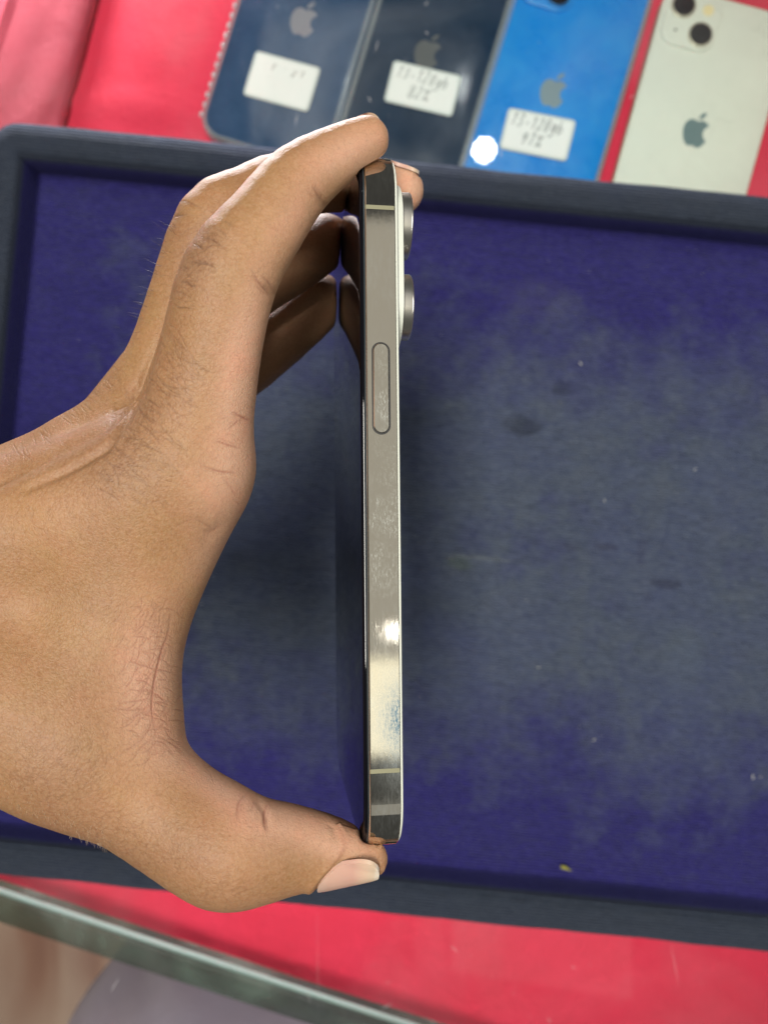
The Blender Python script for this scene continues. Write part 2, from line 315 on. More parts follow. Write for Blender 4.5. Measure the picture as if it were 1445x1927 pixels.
def make_nail(nl,N=22):
    c,a,nr,w,hl,hw=nail_frame(nl); g=np.linspace(-1,1,N); U,Vv=np.meshgrid(g,g,indexing='ij')
    # square -> superellipse
    s=(np.abs(U)**2.6+np.abs(Vv)**2.6+1e-9)**(1/2.6); mx=np.maximum(np.abs(U),np.abs(Vv)); k=mx/s
    U2=U*k*hl*.97; V2=Vv*k*hw*.97; P=c+U2[...,None]*a+V2[...,None]*w+nr*6.0; P=P.reshape(-1,3)
    for _ in range(40):
        d=sdf(P); P=P-nr*np.clip(d,-1,2)[:,None]*.8
    H=((P-c)@nr).reshape(N,N); med=np.median(H)
    H=np.clip(H,med-2.6,med+1.5)
    # the plate is an even arch across
    x=V2.ravel(); z=H.ravel(); A=np.stack([np.ones_like(x),x,x*x,U2.ravel(),U2.ravel()**2*0],1); co=np.linalg.lstsq(A,z,rcond=None)[0]
    H=(A@co).reshape(N,N)*.65+H*.35
    top=c+U2[...,None]*a+V2[...,None]*w+nr*(H+.46)[...,None]; bot=top-nr*.75
    Vt=np.concatenate([top.reshape(-1,3),bot.reshape(-1,3)]); F=[]
    id_=lambda i,j:i*N+j
    for i in range(N-1):
        for j in range(N-1):
            F.append((id_(i,j),id_(i,j+1),id_(i+1,j+1),id_(i+1,j))[::-1]); b=N*N; F.append((b+id_(i,j),b+id_(i,j+1),b+id_(i+1,j+1),b+id_(i+1,j)))
    ring=[id_(i,0) for i in range(N)]+[id_(N-1,j) for j in range(1,N)]+[id_(i,N-1) for i in range(N-2,-1,-1)]+[id_(0,j) for j in range(N-2,0,-1)]
    for p,q in zip(ring,ring[1:]+ring[:1]): F.append((p,q,q+N*N,p+N*N))
    u=((top.reshape(-1,3)-c)@a)/hl
    return Vt,F,np.concatenate([u,u])
# ================= helpers =================
def mesh_obj(name,verts,faces,mat,parent=None,origin=None,smooth=True,edge=None):
    """vertices in millimetres, world frame; the object's origin is put at `origin` (mm)"""
    me=bpy.data.meshes.new(name); v=np.asarray(verts,float); o=np.zeros(3) if origin is None else np.asarray(origin,float)
    me.from_pydata(((v-o)*MM).tolist(),[],[tuple(int(i) for i in f) for f in faces]); me.validate(); me.update()
    return finish(name,me,mat,parent,o,smooth,edge)
def finish(name,me,mat,parent,o,smooth=True,edge=None):
    if smooth:
        me.polygons.foreach_set('use_smooth',[True]*len(me.polygons))
        if edge is not None: me.set_sharp_from_angle(angle=math.radians(edge))
    for m in (mat if isinstance(mat,(list,tuple)) else [mat]): me.materials.append(m)
    ob=bpy.data.objects.new(name,me); COL.objects.link(ob); ob.location=Vector(o*MM)
    if parent is not None:
        ob.parent=parent; bpy.context.view_layer.update(); ob.matrix_parent_inverse=parent.matrix_world.inverted()
    return ob
def empty(name,loc):
    o=bpy.data.objects.new(name,None); COL.objects.link(o); o.location=Vector(np.asarray(loc,float)*MM); o.empty_display_size=.02
    bpy.context.view_layer.update(); return o
def tag(o,label=None,cat=None,group=None,kind=None):
    for k,v in (('label',label),('category',cat),('group',group),('kind',kind)):
        if v: o[k]=v
    return o
def rrect(w,h,r,n=8):
    """rounded rectangle, counter-clockwise"""
    p=[]
    for cx,cy,a0 in ((w/2-r,h/2-r,0),(-w/2+r,h/2-r,90),(-w/2+r,-h/2+r,180),(w/2-r,-h/2+r,270)):
        for k in range(n+1):
            a=math.radians(a0+90*k/n); p.append((cx+r*math.cos(a),cy+r*math.sin(a)))
    return p
def loft(rings,closed_ends=(True,True)):
    """rings: equally long lists of 3-D points; walls between them and caps on the ends"""
    n=len(rings[0]); V=[p for r in rings for p in r]; F=[]
    for k in range(len(rings)-1):
        for i in range(n):
            j=(i+1)%n; F.append((k*n+i,k*n+j,(k+1)*n+j,(k+1)*n+i))
    if closed_ends[0]: F.append(tuple(range(n))[::-1])
    if closed_ends[1]: F.append(tuple((len(rings)-1)*n+i for i in range(n)))
    return V,F
def join(*parts):
    V=[];F=[]
    for v,f in parts: F+=[tuple(i+len(V) for i in q) for q in f]; V+=list(v)
    return V,F
# ---- materials
class NT:
    def __init__(s,name):
        s.m=bpy.data.materials.new(name); s.m.use_nodes=True; s.t=s.m.node_tree; s.b=s.t.nodes['Principled BSDF']; s.o=s.t.nodes['Material Output']
    def n(s,typ,**k):
        x=s.t.nodes.new(typ)
        for a,b in k.items():
            if a.startswith('i_'): 
                key=a[2:].replace('_',' '); x.inputs[int(key) if key.isdigit() else key].default_value=b
            else: setattr(x,a,b)
        return x
    def l(s,a,b): s.t.links.new(a,b)
    def set(s,**k):
        for a,b in k.items(): s.b.inputs[a.replace('_',' ')].default_value=b
    def coord(s,kind='Object',scale=(1,1,1),rot=(0,0,0),loc=(0,0,0)):
        tc=s.n('ShaderNodeTexCoord'); mp=s.n('ShaderNodeMapping'); mp.inputs['Scale'].default_value=scale; mp.inputs['Rotation'].default_value=rot; mp.inputs['Location'].default_value=loc
        s.l(tc.outputs[kind],mp.inputs[0]); return mp.outputs[0]
    def noise(s,co,scale,detail=4,rough=.55,dist=0):
        x=s.n('ShaderNodeTexNoise',i_Scale=scale,i_Detail=detail,i_Roughness=rough,i_Distortion=dist); s.l(co,x.inputs['Vector']); return x.outputs['Fac']
    def ramp(s,f,stops):
        x=s.n('ShaderNodeValToRGB'); e=x.color_ramp.elements
        while len(e)<len(stops): e.new(.5)
        for k,(p,c) in enumerate(stops): e[k].position=p; e[k].color=(c if isinstance(c,tuple) else (c,c,c))+(1,)
        s.l(f,x.inputs[0]); return x.outputs[0]
    def mix(s,f,a,b,mode='MIX'):
        x=s.n('ShaderNodeMix',data_type='RGBA',blend_type=mode)
        for v,i in ((f,0),(a,6),(b,7)):
            if isinstance(v,(int,float)): x.inputs[i].default_value=v
            elif isinstance(v,tuple): x.inputs[i].default_value=v+(1,) if len(v)==3 else v
            else: s.l(v,x.inputs[i])
        return x.outputs[2]
    def math(s,op,a,b=0,c=0):
        x=s.n('ShaderNodeMath',operation=op)
        for i,v in enumerate((a,b,c)):
            if isinstance(v,(int,float)): x.inputs[i].default_value=v
            else: s.l(v,x.inputs[i])
        return x.outputs[0]
    def bump(s,h,dist,strength=1,normal=None):
        x=s.n('ShaderNodeBump',i_Strength=strength,i_Distance=dist); s.l(h,x.inputs['Height'])
        if normal is not None: s.l(normal,x.inputs['Normal'])
        return x.outputs[0]
def plain(name,col,rough=.5,metal=0,**k):
    m=NT(name); m.set(Base_Color=col+(1,),Roughness=rough,Metallic=metal)
    for a,b in k.items(): m.set(**{a:b})
    return m.m
def skin_material():
    m=NT('skin'); co=m.coord(); at=m.n('ShaderNodeAttribute',attribute_name='skin_mask'); sp=m.n('ShaderNodeSeparateColor'); m.l(at.outputs['Color'],sp.inputs[0])
    big=m.noise(co,55,3); mid=m.noise(co,260,4,.6); fine=m.noise(co,1500,3,.6)
    base=m.mix(m.ramp(big,[(.32,0.),(.68,1.)]),(.265,.140,.057),(.355,.196,.082))
    base=m.mix(m.ramp(mid,[(.35,0.),(.7,.35)]),base,(.33,.140,.075))
    base=m.mix(m.ramp(m.noise(co,28,3,.55,.4),[(.45,0.),(.72,.30)]),base,(.36,.155,.09))
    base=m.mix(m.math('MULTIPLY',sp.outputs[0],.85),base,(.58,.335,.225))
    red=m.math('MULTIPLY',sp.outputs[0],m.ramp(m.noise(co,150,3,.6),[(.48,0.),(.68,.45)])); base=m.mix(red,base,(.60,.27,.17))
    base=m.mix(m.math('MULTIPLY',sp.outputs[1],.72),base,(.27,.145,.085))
    base=m.mix(m.math('MULTIPLY',sp.outputs[2],.85),base,m.mix(sp.outputs[0],(.13,.058,.032),(.29,.105,.068)))
    base=m.mix(m.ramp(fine,[(.35,.0),(.75,.22)]),base,(.64,.42,.27))
    v2=m.n('ShaderNodeTexVoronoi',feature='DISTANCE_TO_EDGE',i_Scale=480); dn2=m.n('ShaderNodeTexNoise',i_Scale=260,i_Detail=3); m.l(co,dn2.inputs['Vector']); ad2=m.n('ShaderNodeVectorMath',operation='MULTIPLY_ADD'); m.l(dn2.outputs['Color'],ad2.inputs[0]); ad2.inputs[1].default_value=(.004,.004,.004); m.l(co,ad2.inputs[2]); m.l(ad2.outputs[0],v2.inputs['Vector'])
    cell=m.ramp(v2.outputs['Distance'],[(0.,1.),(.07,0.)])
    base=m.mix(m.math('MULTIPLY',cell,m.math('ADD',.13,m.math('MULTIPLY',sp.outputs[1],.35))),base,(.16,.07,.035))
    base=m.mix(m.ramp(m.noise(co,2600,2,.5),[(.60,0.),(.72,.30)]),base,(.17,.08,.04))
    m.l(base,m.b.inputs['Base Color'])
    v=m.n('ShaderNodeTexVoronoi',feature='DISTANCE_TO_EDGE',i_Scale=1500); 
    dn=m.n('ShaderNodeTexNoise',i_Scale=500,i_Detail=2); m.l(co,dn.inputs['Vector']); ad=m.n('ShaderNodeVectorMath',operation='MULTIPLY_ADD'); m.l(dn.outputs['Color'],ad.inputs[0]); ad.inputs[1].default_value=(.002,.002,.002); m.l(co,ad.inputs[2]); m.l(ad.outputs[0],v.inputs['Vector'])
    h=m.ramp(v.outputs['Distance'],[(0.,0.),(.25,1.)])
    nb=m.bump(h,.00005,.7); nb=m.bump(m.noise(co,3200,3,.6),.00006,.6,nb); nb=m.bump(fine,.00007,.35,nb); nb=m.bump(mid,.0003,.25,nb)
    m.l(nb,m.b.inputs['Normal'])
    m.l(m.ramp(fine,[(.3,.42),(.7,.56)]),m.b.inputs['Roughness'])
    m.set(Subsurface_Weight=.22,Subsurface_Radius=(.0030,.0012,.0006),Subsurface_Scale=1.0,Specular_IOR_Level=.30)
    return m.m
def nail_material():
    m=NT('nail'); at=m.n('ShaderNodeAttribute',attribute_name='along'); 
    co=m.coord(); n=m.noise(co,200,2)
    c=m.ramp(m.math('ADD',at.outputs['Fac'],m.math('MULTIPLY',n,.1)),[(.0,(.60,.43,.34)),(.25,(.56,.35,.27)),(.62,(.56,.33,.26)),(.80,(.64,.45,.33)),(.95,(.64,.50,.36)),(1.,(.72,.62,.50))])
    m.l(c,m.b.inputs['Base Color']); m.set(Roughness=.30,Subsurface_Weight=.2,Subsurface_Radius=(.002,.001,.0006),Specular_IOR_Level=.5); 
    st=m.n('ShaderNodeTexNoise',i_Scale=700,i_Detail=2); m.l(co,st.inputs['Vector']); m.l(m.bump(st.outputs['Fac'],.00003,.5),m.b.inputs['Normal'])
    return m.m
# ================= the hand =================
def build_hand():
    V,T,M=make_hand(); org=W(60,1150,170)
    me=bpy.data.meshes.new('person'); nv,nt=len(V),len(T)
    me.vertices.add(nv); me.vertices.foreach_set('co',((V-org)*MM).astype(np.float32).ravel())
    me.loops.add(nt*3); me.loops.foreach_set('vertex_index',T.astype(np.int32).ravel())
    me.polygons.add(nt); me.polygons.foreach_set('loop_start',np.arange(0,nt*3,3,dtype=np.int32)); me.polygons.foreach_set('loop_total',np.full(nt,3,np.int32))
    me.update(calc_edges=True); me.validate()
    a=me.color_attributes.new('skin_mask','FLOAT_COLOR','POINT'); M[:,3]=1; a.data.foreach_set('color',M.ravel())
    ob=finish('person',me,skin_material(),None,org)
    tag(ob,'bare brown hand reaching in from the left, pinching the upright phone between thumb and fingertips','person')
    nm=nail_material()
    for nl in NAILS:
        v,f,u=make_nail(nl); o=mesh_obj('nail',v,f,nm,ob,W(*nl[0]),edge=50)
        at=o.data.attributes.new('along','FLOAT','POINT'); at.data.foreach_set('value',((u+1)/2).astype(np.float32))
    # hairs: thin tapered spikes rooted in the skin
    rng=np.random.RandomState(9); n=normals(V,T); q=proj(V); vis=(q[:,2]<188)
    def hairs(name,poly,count,L,lean,mat,rad):
        (x0,y0),(x1,y1),wd=poly; ax=np.array([x1-x0,y1-y0],float); ln=np.hypot(*ax); ax/=ln; nn=np.array([-ax[1],ax[0]])
        d=q[:,:2]-[x0,y0]; t=d@ax; s=d@nn; tc=np.array([0,0,CAM_H])-V; tc/=np.linalg.norm(tc,axis=1)[:,None]; fac=(n*tc).sum(1)
        idx=np.where(vis&(t>0)&(t<ln)&(np.abs(s)<wd)&(fac>.0))[0]; idx=rng.choice(idx,min(count,len(idx)),replace=False)
        VV=[];FF=[]
        for i in idx:
            p=V[i]-n[i]*.1; l=L*rng.uniform(.5,1.2); dr=np.array(lean)+rng.normal(0,.25,3); dr=dr/np.linalg.norm(dr); 
            e1=np.cross(dr,n[i]); e1/=max(1e-6,np.linalg.norm(e1)); e2=np.cross(dr,e1); k=len(VV)
            for sgm,(f,rr) in enumerate(((0,1),(.5,.75),(1,.15))):
                c=p+dr*l*f+n[i]*l*(.55*f-.35*f*f)
                for a in range(3): VV.append(c+rad*rr*(e1*math.cos(a*2.094)+e2*math.sin(a*2.094)))
            for b in (0,3):
                for a in range(3): FF.append((k+b+a,k+b+(a+1)%3,k+b+3+(a+1)%3,k+b+3+a))
        o=mesh_obj(name,VV,FF,mat,ob,org); o['kind']='stuff'; return o
    hairs('hair',((-10,1470),(205,1592),20),130,.75,(.25,-1,.1),plain('pale_hair',(.50,.38,.26),.5),.028)
    hairs('hair',((250,620),(325,420),16),34,2.6,(-.8,.3,.1),plain('dark_hair',(.05,.03,.02),.5),.03)
    return ob
# ================= the held phone =================
def phone_metal():
    m=NT('polished_steel'); co=m.coord()
    sm=m.noise(m.coord(scale=(1,.55,1)),120,5,.62,.6); streak=m.noise(m.coord(scale=(2.2,.5,1),rot=(0,0,.6)),900,3,.6,.4); patch=m.noise(co,38,2)
    f=m.math('MULTIPLY',m.ramp(sm,[(.42,0.),(.66,1.)]),m.ramp(patch,[(.38,.15),(.62,1.)]))
    f2=m.math('MULTIPLY',f,m.ramp(streak,[(.42,.2),(.6,1.)]))
    g=m.n('ShaderNodeBsdfAnisotropic',distribution='BECKMANN'); m.l(m.mix(f2,(.72,.67,.58),(.78,.75,.68)),g.inputs['Color'])
    m.l(m.math('ADD',.07,m.math('MULTIPLY',f2,.03)),g.inputs['Roughness']); m.l(m.bump(streak,.00002,.2),g.inputs['Normal'])
    # swirled rub marks below the button and a bluish patch above the lower antenna band
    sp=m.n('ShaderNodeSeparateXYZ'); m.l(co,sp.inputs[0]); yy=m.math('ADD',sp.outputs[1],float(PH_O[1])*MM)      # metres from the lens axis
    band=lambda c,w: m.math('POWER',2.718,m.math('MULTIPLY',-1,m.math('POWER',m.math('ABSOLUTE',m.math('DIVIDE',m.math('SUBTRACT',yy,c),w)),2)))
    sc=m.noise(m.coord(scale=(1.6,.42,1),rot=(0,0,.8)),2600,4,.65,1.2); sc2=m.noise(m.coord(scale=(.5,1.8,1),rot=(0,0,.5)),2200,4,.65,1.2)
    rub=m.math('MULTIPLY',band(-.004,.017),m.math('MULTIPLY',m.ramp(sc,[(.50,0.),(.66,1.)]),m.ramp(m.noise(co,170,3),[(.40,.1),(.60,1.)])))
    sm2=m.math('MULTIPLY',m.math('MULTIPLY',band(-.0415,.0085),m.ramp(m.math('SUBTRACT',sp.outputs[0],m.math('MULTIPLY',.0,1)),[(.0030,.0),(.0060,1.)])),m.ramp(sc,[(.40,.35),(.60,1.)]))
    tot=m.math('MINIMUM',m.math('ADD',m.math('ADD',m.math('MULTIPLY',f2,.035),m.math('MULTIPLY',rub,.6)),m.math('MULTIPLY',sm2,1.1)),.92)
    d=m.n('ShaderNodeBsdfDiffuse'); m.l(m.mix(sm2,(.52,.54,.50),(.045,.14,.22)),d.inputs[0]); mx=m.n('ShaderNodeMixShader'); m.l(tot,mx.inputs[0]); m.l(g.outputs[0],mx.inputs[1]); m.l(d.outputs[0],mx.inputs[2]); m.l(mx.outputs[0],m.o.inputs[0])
    return m.m
def black_glass():
    m=NT('black_display_glass'); m.set(Base_Color=(.004,.004,.006,1),Roughness=.03,IOR=1.5,Specular_IOR_Level=.32); return m.m
def build_phone():
    steel=phone_metal(); edge=plain('bright_chamfer',(.80,.76,.68),.16,1.0); glass=black_glass(); olive=plain('antenna_plastic',(.22,.21,.125),.45)
    back=plain('frosted_white_glass',(.62,.64,.56),.32); chrome=plain('lens_chrome',(.88,.84,.75),.30,1.0); dark=plain('lens_black_glass',(.006,.006,.008),.04); slot=plain('button_slot_black',(.01,.01,.01),.6)
    root=empty('smartphone',PH_O-PH_R@np.array([0,PH_L/2,0])); tag(root,'steel edged smartphone held upright on its side edge above the tray, screen to the left','smartphone')
    T,L,Wd=PH_T,PH_L,PH_W
    def slab(name,prof,mat,parent=root,r=11.5,inset0=0):
        """prof: list of (x, inset) -> rounded-rectangle rings in the y-z plane"""
        rings=[]
        for x,i in prof: rings.append([ph(x,yy,zz) for yy,zz in rrect(L-2*i,Wd-2*i,r-i,16)])
        v,f=loft(rings); return mesh_obj(name,v,f,mat,parent,PH_O,edge=28)
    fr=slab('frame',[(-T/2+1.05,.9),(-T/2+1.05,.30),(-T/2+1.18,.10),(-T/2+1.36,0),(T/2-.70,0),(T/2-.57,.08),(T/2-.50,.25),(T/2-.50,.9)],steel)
    fr.data.materials.append(edge)
    n=17*4
    for p in fr.data.polygons:
        k=p.index//n
        if k in(1,2,4,5): p.material_index=1
    slab('display',[(-T/2+1.10,.45),(-T/2+.72,.42),(-T/2+.40,.46),(-T/2+.18,.60),(-T/2+.05,.85),(-T/2,1.3)],glass)
    slab('display_bezel',[(-T/2+1.12,.22),(-T/2+.86,.22),(-T/2+.80,.3),(-T/2+.80,.5)],plain('bezel_rubber',(.02,.03,.035),.25))
    slab('back_glass',[(T/2-.55,.55),(T/2-.15,.55),(T/2,.8)],back)
    # camera plateau: rounded square on the back
    def plate(name,cy,cz,w,h,r,prof,mat,parent,o=None,nseg=12):
        rings=[[ph(x,cy+a,cz+b) for a,b in rrect(h-2*i,w-2*i,max(.2,r-i),nseg)] for x,i in prof]
        v,f=loft(rings); return mesh_obj(name,v,f,mat,parent,ph(T/2,cy,cz) if o is None else o,edge=35)
    cb=plate('camera_bump',49.8,Wd/2-20.3,36,36,9.5,[(T/2-.3,-.25),(T/2+.05,-.2),(T/2+.35,.0),(T/2+1.25,.05),(T/2+1.5,.2),(T/2+1.6,.5)],back,root)
    for cy,cz in ((59.4,Wd/2-11.4),(41.4,Wd/2-11.4),(50.4,Wd/2-28.8)):
        rs=[]
        for x,r in ((T/2+1.4,7.35),(T/2+1.75,7.3),(T/2+1.85,7.05),(T/2+2.2,7.0),(T/2+3.6,7.02),(T/2+3.82,6.98),(T/2+3.98,6.86),(T/2+4.08,6.68),(T/2+4.12,6.4),(T/2+4.1,6.1)):
            rs.append([ph(x,cy+r*math.cos(a),cz+r*math.sin(a)) for a in np.linspace(0,2*math.pi,97)[:-1]])
        v,f=loft(rs); ring=mesh_obj('lens_ring',v,f,chrome,cb,ph(T/2+1.6,cy,cz),edge=30)
        rs=[[ph(x,cy+r*math.cos(a),cz+r*math.sin(a)) for a in np.linspace(0,2*math.pi,41)[:-1]] for x,r in ((T/2+4.0,6.05),(T/2+4.13,6.0),(T/2+4.2,5.2),(T/2+4.22,2.0))]
        v,f=loft(rs); lens=mesh_obj('lens',v,f,dark,cb,ph(T/2+4,cy,cz),edge=30)
    for cy,cz,r,nm,mt in ((60.0,Wd/2-29,3.0,'flash',plain('flash_yellow',(.8,.7,.4),.3)),(41.2,Wd/2-29,2.6,'depth_sensor',dark)):
        rs=[[ph(x,cy+r*math.cos(a),cz+r*math.sin(a)) for a in np.linspace(0,2*math.pi,25)[:-1]] for x in (T/2+1.5,T/2+1.75)]
        v,f=loft(rs); mesh_obj(nm,v,f,mt,cb,ph(T/2+1.6,cy,cz),edge=30)
    # antenna bands: a hair's breadth proud of the steel, wrapping the section
    zt=Wd/2
    def band(y,sgn):
        v=[];f=[]; prof=[(-T/2+1.04,-.34),(-T/2+1.19,-.09),(-T/2+1.37,.015),(T/2-.79,.015),(T/2-.59,-.11),(T/2-.49,-.36)]
        for x,dz in prof:
            for yy in (y-.42,y+.42): v.append(ph(x,yy,sgn*(zt+dz)))
            for yy in (y-.42,y+.42): v.append(ph(x,yy,sgn*(zt+dz-.5)))
        for k in range(len(prof)-1):
            a=4*k; b=a+4; f+=[(a,a+1,b+1,b),(a+2,b+2,b+3,a+3),(a,b,b+2,a+2),(a+1,a+3,b+3,b+1)]
        f+=[(0,2,3,1),(len(v)-4,len(v)-3,len(v)-1,len(v)-2)]
        mesh_obj('antenna_band',v,f,olive,root,ph(0,y,sgn*zt),edge=30)
    for y in (58.4,-55.0):
        for s in (1,-1): band(y,s)
    # side button in its slot
    yc=21.3; bl=18.2; bw=3.15; bx=.15
    def stad(w,h,zs,nm,mat,parent=root):
        rings=[[ph(bx+b,yc+a,zt+z) for a,b in rrect(h-2*i,w-2*i,w/2-i-.01,14)] for z,i in zs]
        v,f=loft(rings); return mesh_obj(nm,v,f,mat,parent,ph(bx,yc,zt),edge=30)
    stad(bw+.62,bl+.62,[(-.3,0),(.012,0),(.016,.05)],'button_slot',slot)
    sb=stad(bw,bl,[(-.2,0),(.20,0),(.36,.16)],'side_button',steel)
    sb.data.set_sharp_from_angle(angle=math.radians(10))
    for p in sb.data.polygons: pass
    sb.data.materials.append(edge)
    for p in sb.data.polygons:
        if 15*4<=p.index<15*4*2: p.material_index=1
    # volume keys and mute switch on the edge below, loudspeaker holes on the end
    for y,h in ((38,9.0),(24,9.0),(51,5.0)):
        rings=[[ph(bx+b,y+a,-zt-z) for a,b in rrect(h-2*i,bw-2*i,bw/2-i-.01,8)][::-1] for z,i in [(-.2,0),(.25,0),(.36,.15)]]
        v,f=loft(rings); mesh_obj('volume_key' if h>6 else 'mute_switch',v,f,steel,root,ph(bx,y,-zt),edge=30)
    # faint fingertip smears on the display are left to roughness; screws beside the port
    for z in (-9,9):
        rs=[[ph(.1+.7*math.cos(a),-L/2-.02*k,z+.7*math.sin(a)) for a in np.linspace(0,2*math.pi,13)[:-1]] for k in(-3,1)]
        v,f=loft(rs); mesh_obj('screw',v,f,slot,root,ph(0,-L/2,z))
    rs=[[ph(.1+b,-L/2-.02*k,a) for a,b in rrect(8.4,2.6,1.25,6)] for k in(-3,1)]
    v,f=loft(rs); mesh_obj('charging_port',v,f,slot,root,ph(0,-L/2,0))
    return root
# ================= tray =================
TA=math.radians(-5.72); TU=np.array([math.cos(TA),math.sin(TA),0]); TV=np.array([math.sin(TA),-math.cos(TA),0])   # along the tray, towards the bottom of the picture
TO=W(33,287,362.0); TO[2]=0
def tray(u,v,z): return TO+TU*u+TV*v+np.array([0,0,z])
TRAY_W,TRAY_H=470.0,325.0
def velvet():
    m=NT('blue_velvet'); co=m.coord(); sp=m.n('ShaderNodeSeparateXYZ'); m.l(co,sp.inputs[0])        # object axes: x along, y up the tray (metres)
    x,y=sp.outputs[0],sp.outputs[1]
    big=m.noise(co,16,4,.6); mid=m.noise(co,60,5,.68); fine=m.noise(m.coord(scale=(.55,1,1)),420,4,.7); thr=m.noise(m.coord(scale=(.12,1,1)),1500,3,.6)
    # worn, dusty middle of the floor against the deep pile left near the walls
    dx=m.math('MAXIMUM',m.math('MINIMUM',m.math('DIVIDE',m.math('ADD',x,-.055),.06),1.0),-1.5)
    top=m.math('DIVIDE',m.math('SUBTRACT',-.030,y),.075); bot=m.math('DIVIDE',m.math('ADD',y,.300),.085)
    e=m.math('MINIMUM',m.math('MINIMUM',top,bot),m.math('ADD',m.math('MULTIPLY',dx,.8),.2))
    w=m.math('ADD',e,m.math('ADD',m.math('MULTIPLY',m.math('SUBTRACT',mid,.5),1.2),m.math('MULTIPLY',m.math('SUBTRACT',big,.5),1.0)))
    wear=m.ramp(w,[(-.25,0.),(.95,1.)])
    geo=m.n('ShaderNodeNewGeometry'); pz=m.n('ShaderNodeSeparateXYZ'); m.l(co,pz.inputs[0]); up=m.ramp(m.math('MULTIPLY',pz.outputs[2],40),[(.82,0.),(.98,1.)])    # the rubbed rim
    wear=m.math('MAXIMUM',wear,up)
    c=m.mix(wear,(.017,.0138,.105),(.050,.066,.108))
    c=m.mix(m.ramp(fine,[(.38,0.),(.75,.75)]),c,m.mix(wear,(.033,.029,.17),(.088,.108,.152)))
    c=m.mix(m.math('MULTIPLY',m.ramp(mid,[(.5,0.),(.78,.35)]),m.math('ADD',m.math('MULTIPLY',wear,.75),.25)),c,(.10,.11,.12))
    c=m.mix(m.math('MULTIPLY',m.ramp(big,[(.45,0.),(.7,.45)]),wear),c,(.045,.055,.16))
    c=m.mix(m.math('MULTIPLY',up,.8),c,(.018,.024,.035))
    # smudges of known place: (x,y,rx,ry,depth)
    for (px,py,rx,ry,k,col) in [(985,800,11,6.5,.7,(.015,.02,.035)),(1062,728,7,4.5,.55,(.015,.02,.035)),(1255,1100,9,3,.6,(.015,.015,.04)),(1145,1030,8,2.2,.5,(.02,.02,.05)),(1075,1030,5,3,.3,(.02,.02,.05)),(865,1060,9,4,.25,(.10,.14,.05)),(900,1050,19,1.3,.22,(.25,.28,.26)),(1290,1240,12,22,.16,(.13,.17,.19)),(1020,560,24,12,.12,(.12,.12,.15)),(1210,1040,3,9,.35,(.02,.02,.06))]:
        P=W(px,py,384)-TO; cx=P@TU*MM; cy=-(P@TV)*MM
        a=m.math('DIVIDE',m.math('SUBTRACT',x,cx),rx*MM); b=m.math('DIVIDE',m.math('SUBTRACT',y,cy),ry*MM)
        r=m.math('ADD',m.math('ADD',m.math('MULTIPLY',a,a),m.math('MULTIPLY',b,b)),m.math('MULTIPLY',m.math('SUBTRACT',fine,.5),2.6))
        c=m.mix(m.math('MULTIPLY',m.ramp(r,[(.3,1.),(1.0,0.)]),k),c,col)
    wc=m.n('ShaderNodeTexWave',bands_direction='Y',wave_profile='SIN',i_Scale=220,i_Distortion=.8,i_Detail=2,i_Detail_Scale=3.0); m.l(co,wc.inputs['Vector'])
    ribs=m.math('MULTIPLY',m.ramp(wc.outputs['Fac'],[(.2,0.),(.9,1.)]),m.ramp(m.noise(m.coord(scale=(.25,1,1)),900,3,.7),[(.35,.05),(.65,.48)])); ribs=m.math('MULTIPLY',ribs,m.math('SUBTRACT',1,m.math('MULTIPLY',up,.75)))
    c=m.mix(ribs,c,m.mix(wear,(.050,.045,.21),(.130,.155,.19)))
    c=m.mix(m.ramp(m.noise(co,1500,3,.7),[(.58,0.),(.75,.4)]),c,(.20,.21,.23))
    m.l(c,m.b.inputs['Base Color']); m.set(Roughness=.92,Specular_IOR_Level=.12,Sheen_Weight=.10,Sheen_Roughness=.45,Sheen_Tint=(.62,.70,.95,1))
    wv=m.n('ShaderNodeTexWave',bands_direction='Y',wave_profile='SIN',i_Scale=220,i_Distortion=.8,i_Detail=2,i_Detail_Scale=3.0); m.l(co,wv.inputs['Vector'])
    nb=m.bump(wv.outputs['Fac'],.0006,1.0); nb=m.bump(thr,.0006,.8,nb); nb=m.bump(fine,.0004,.5,nb); m.l(nb,m.b.inputs['Normal'])
    return m.m
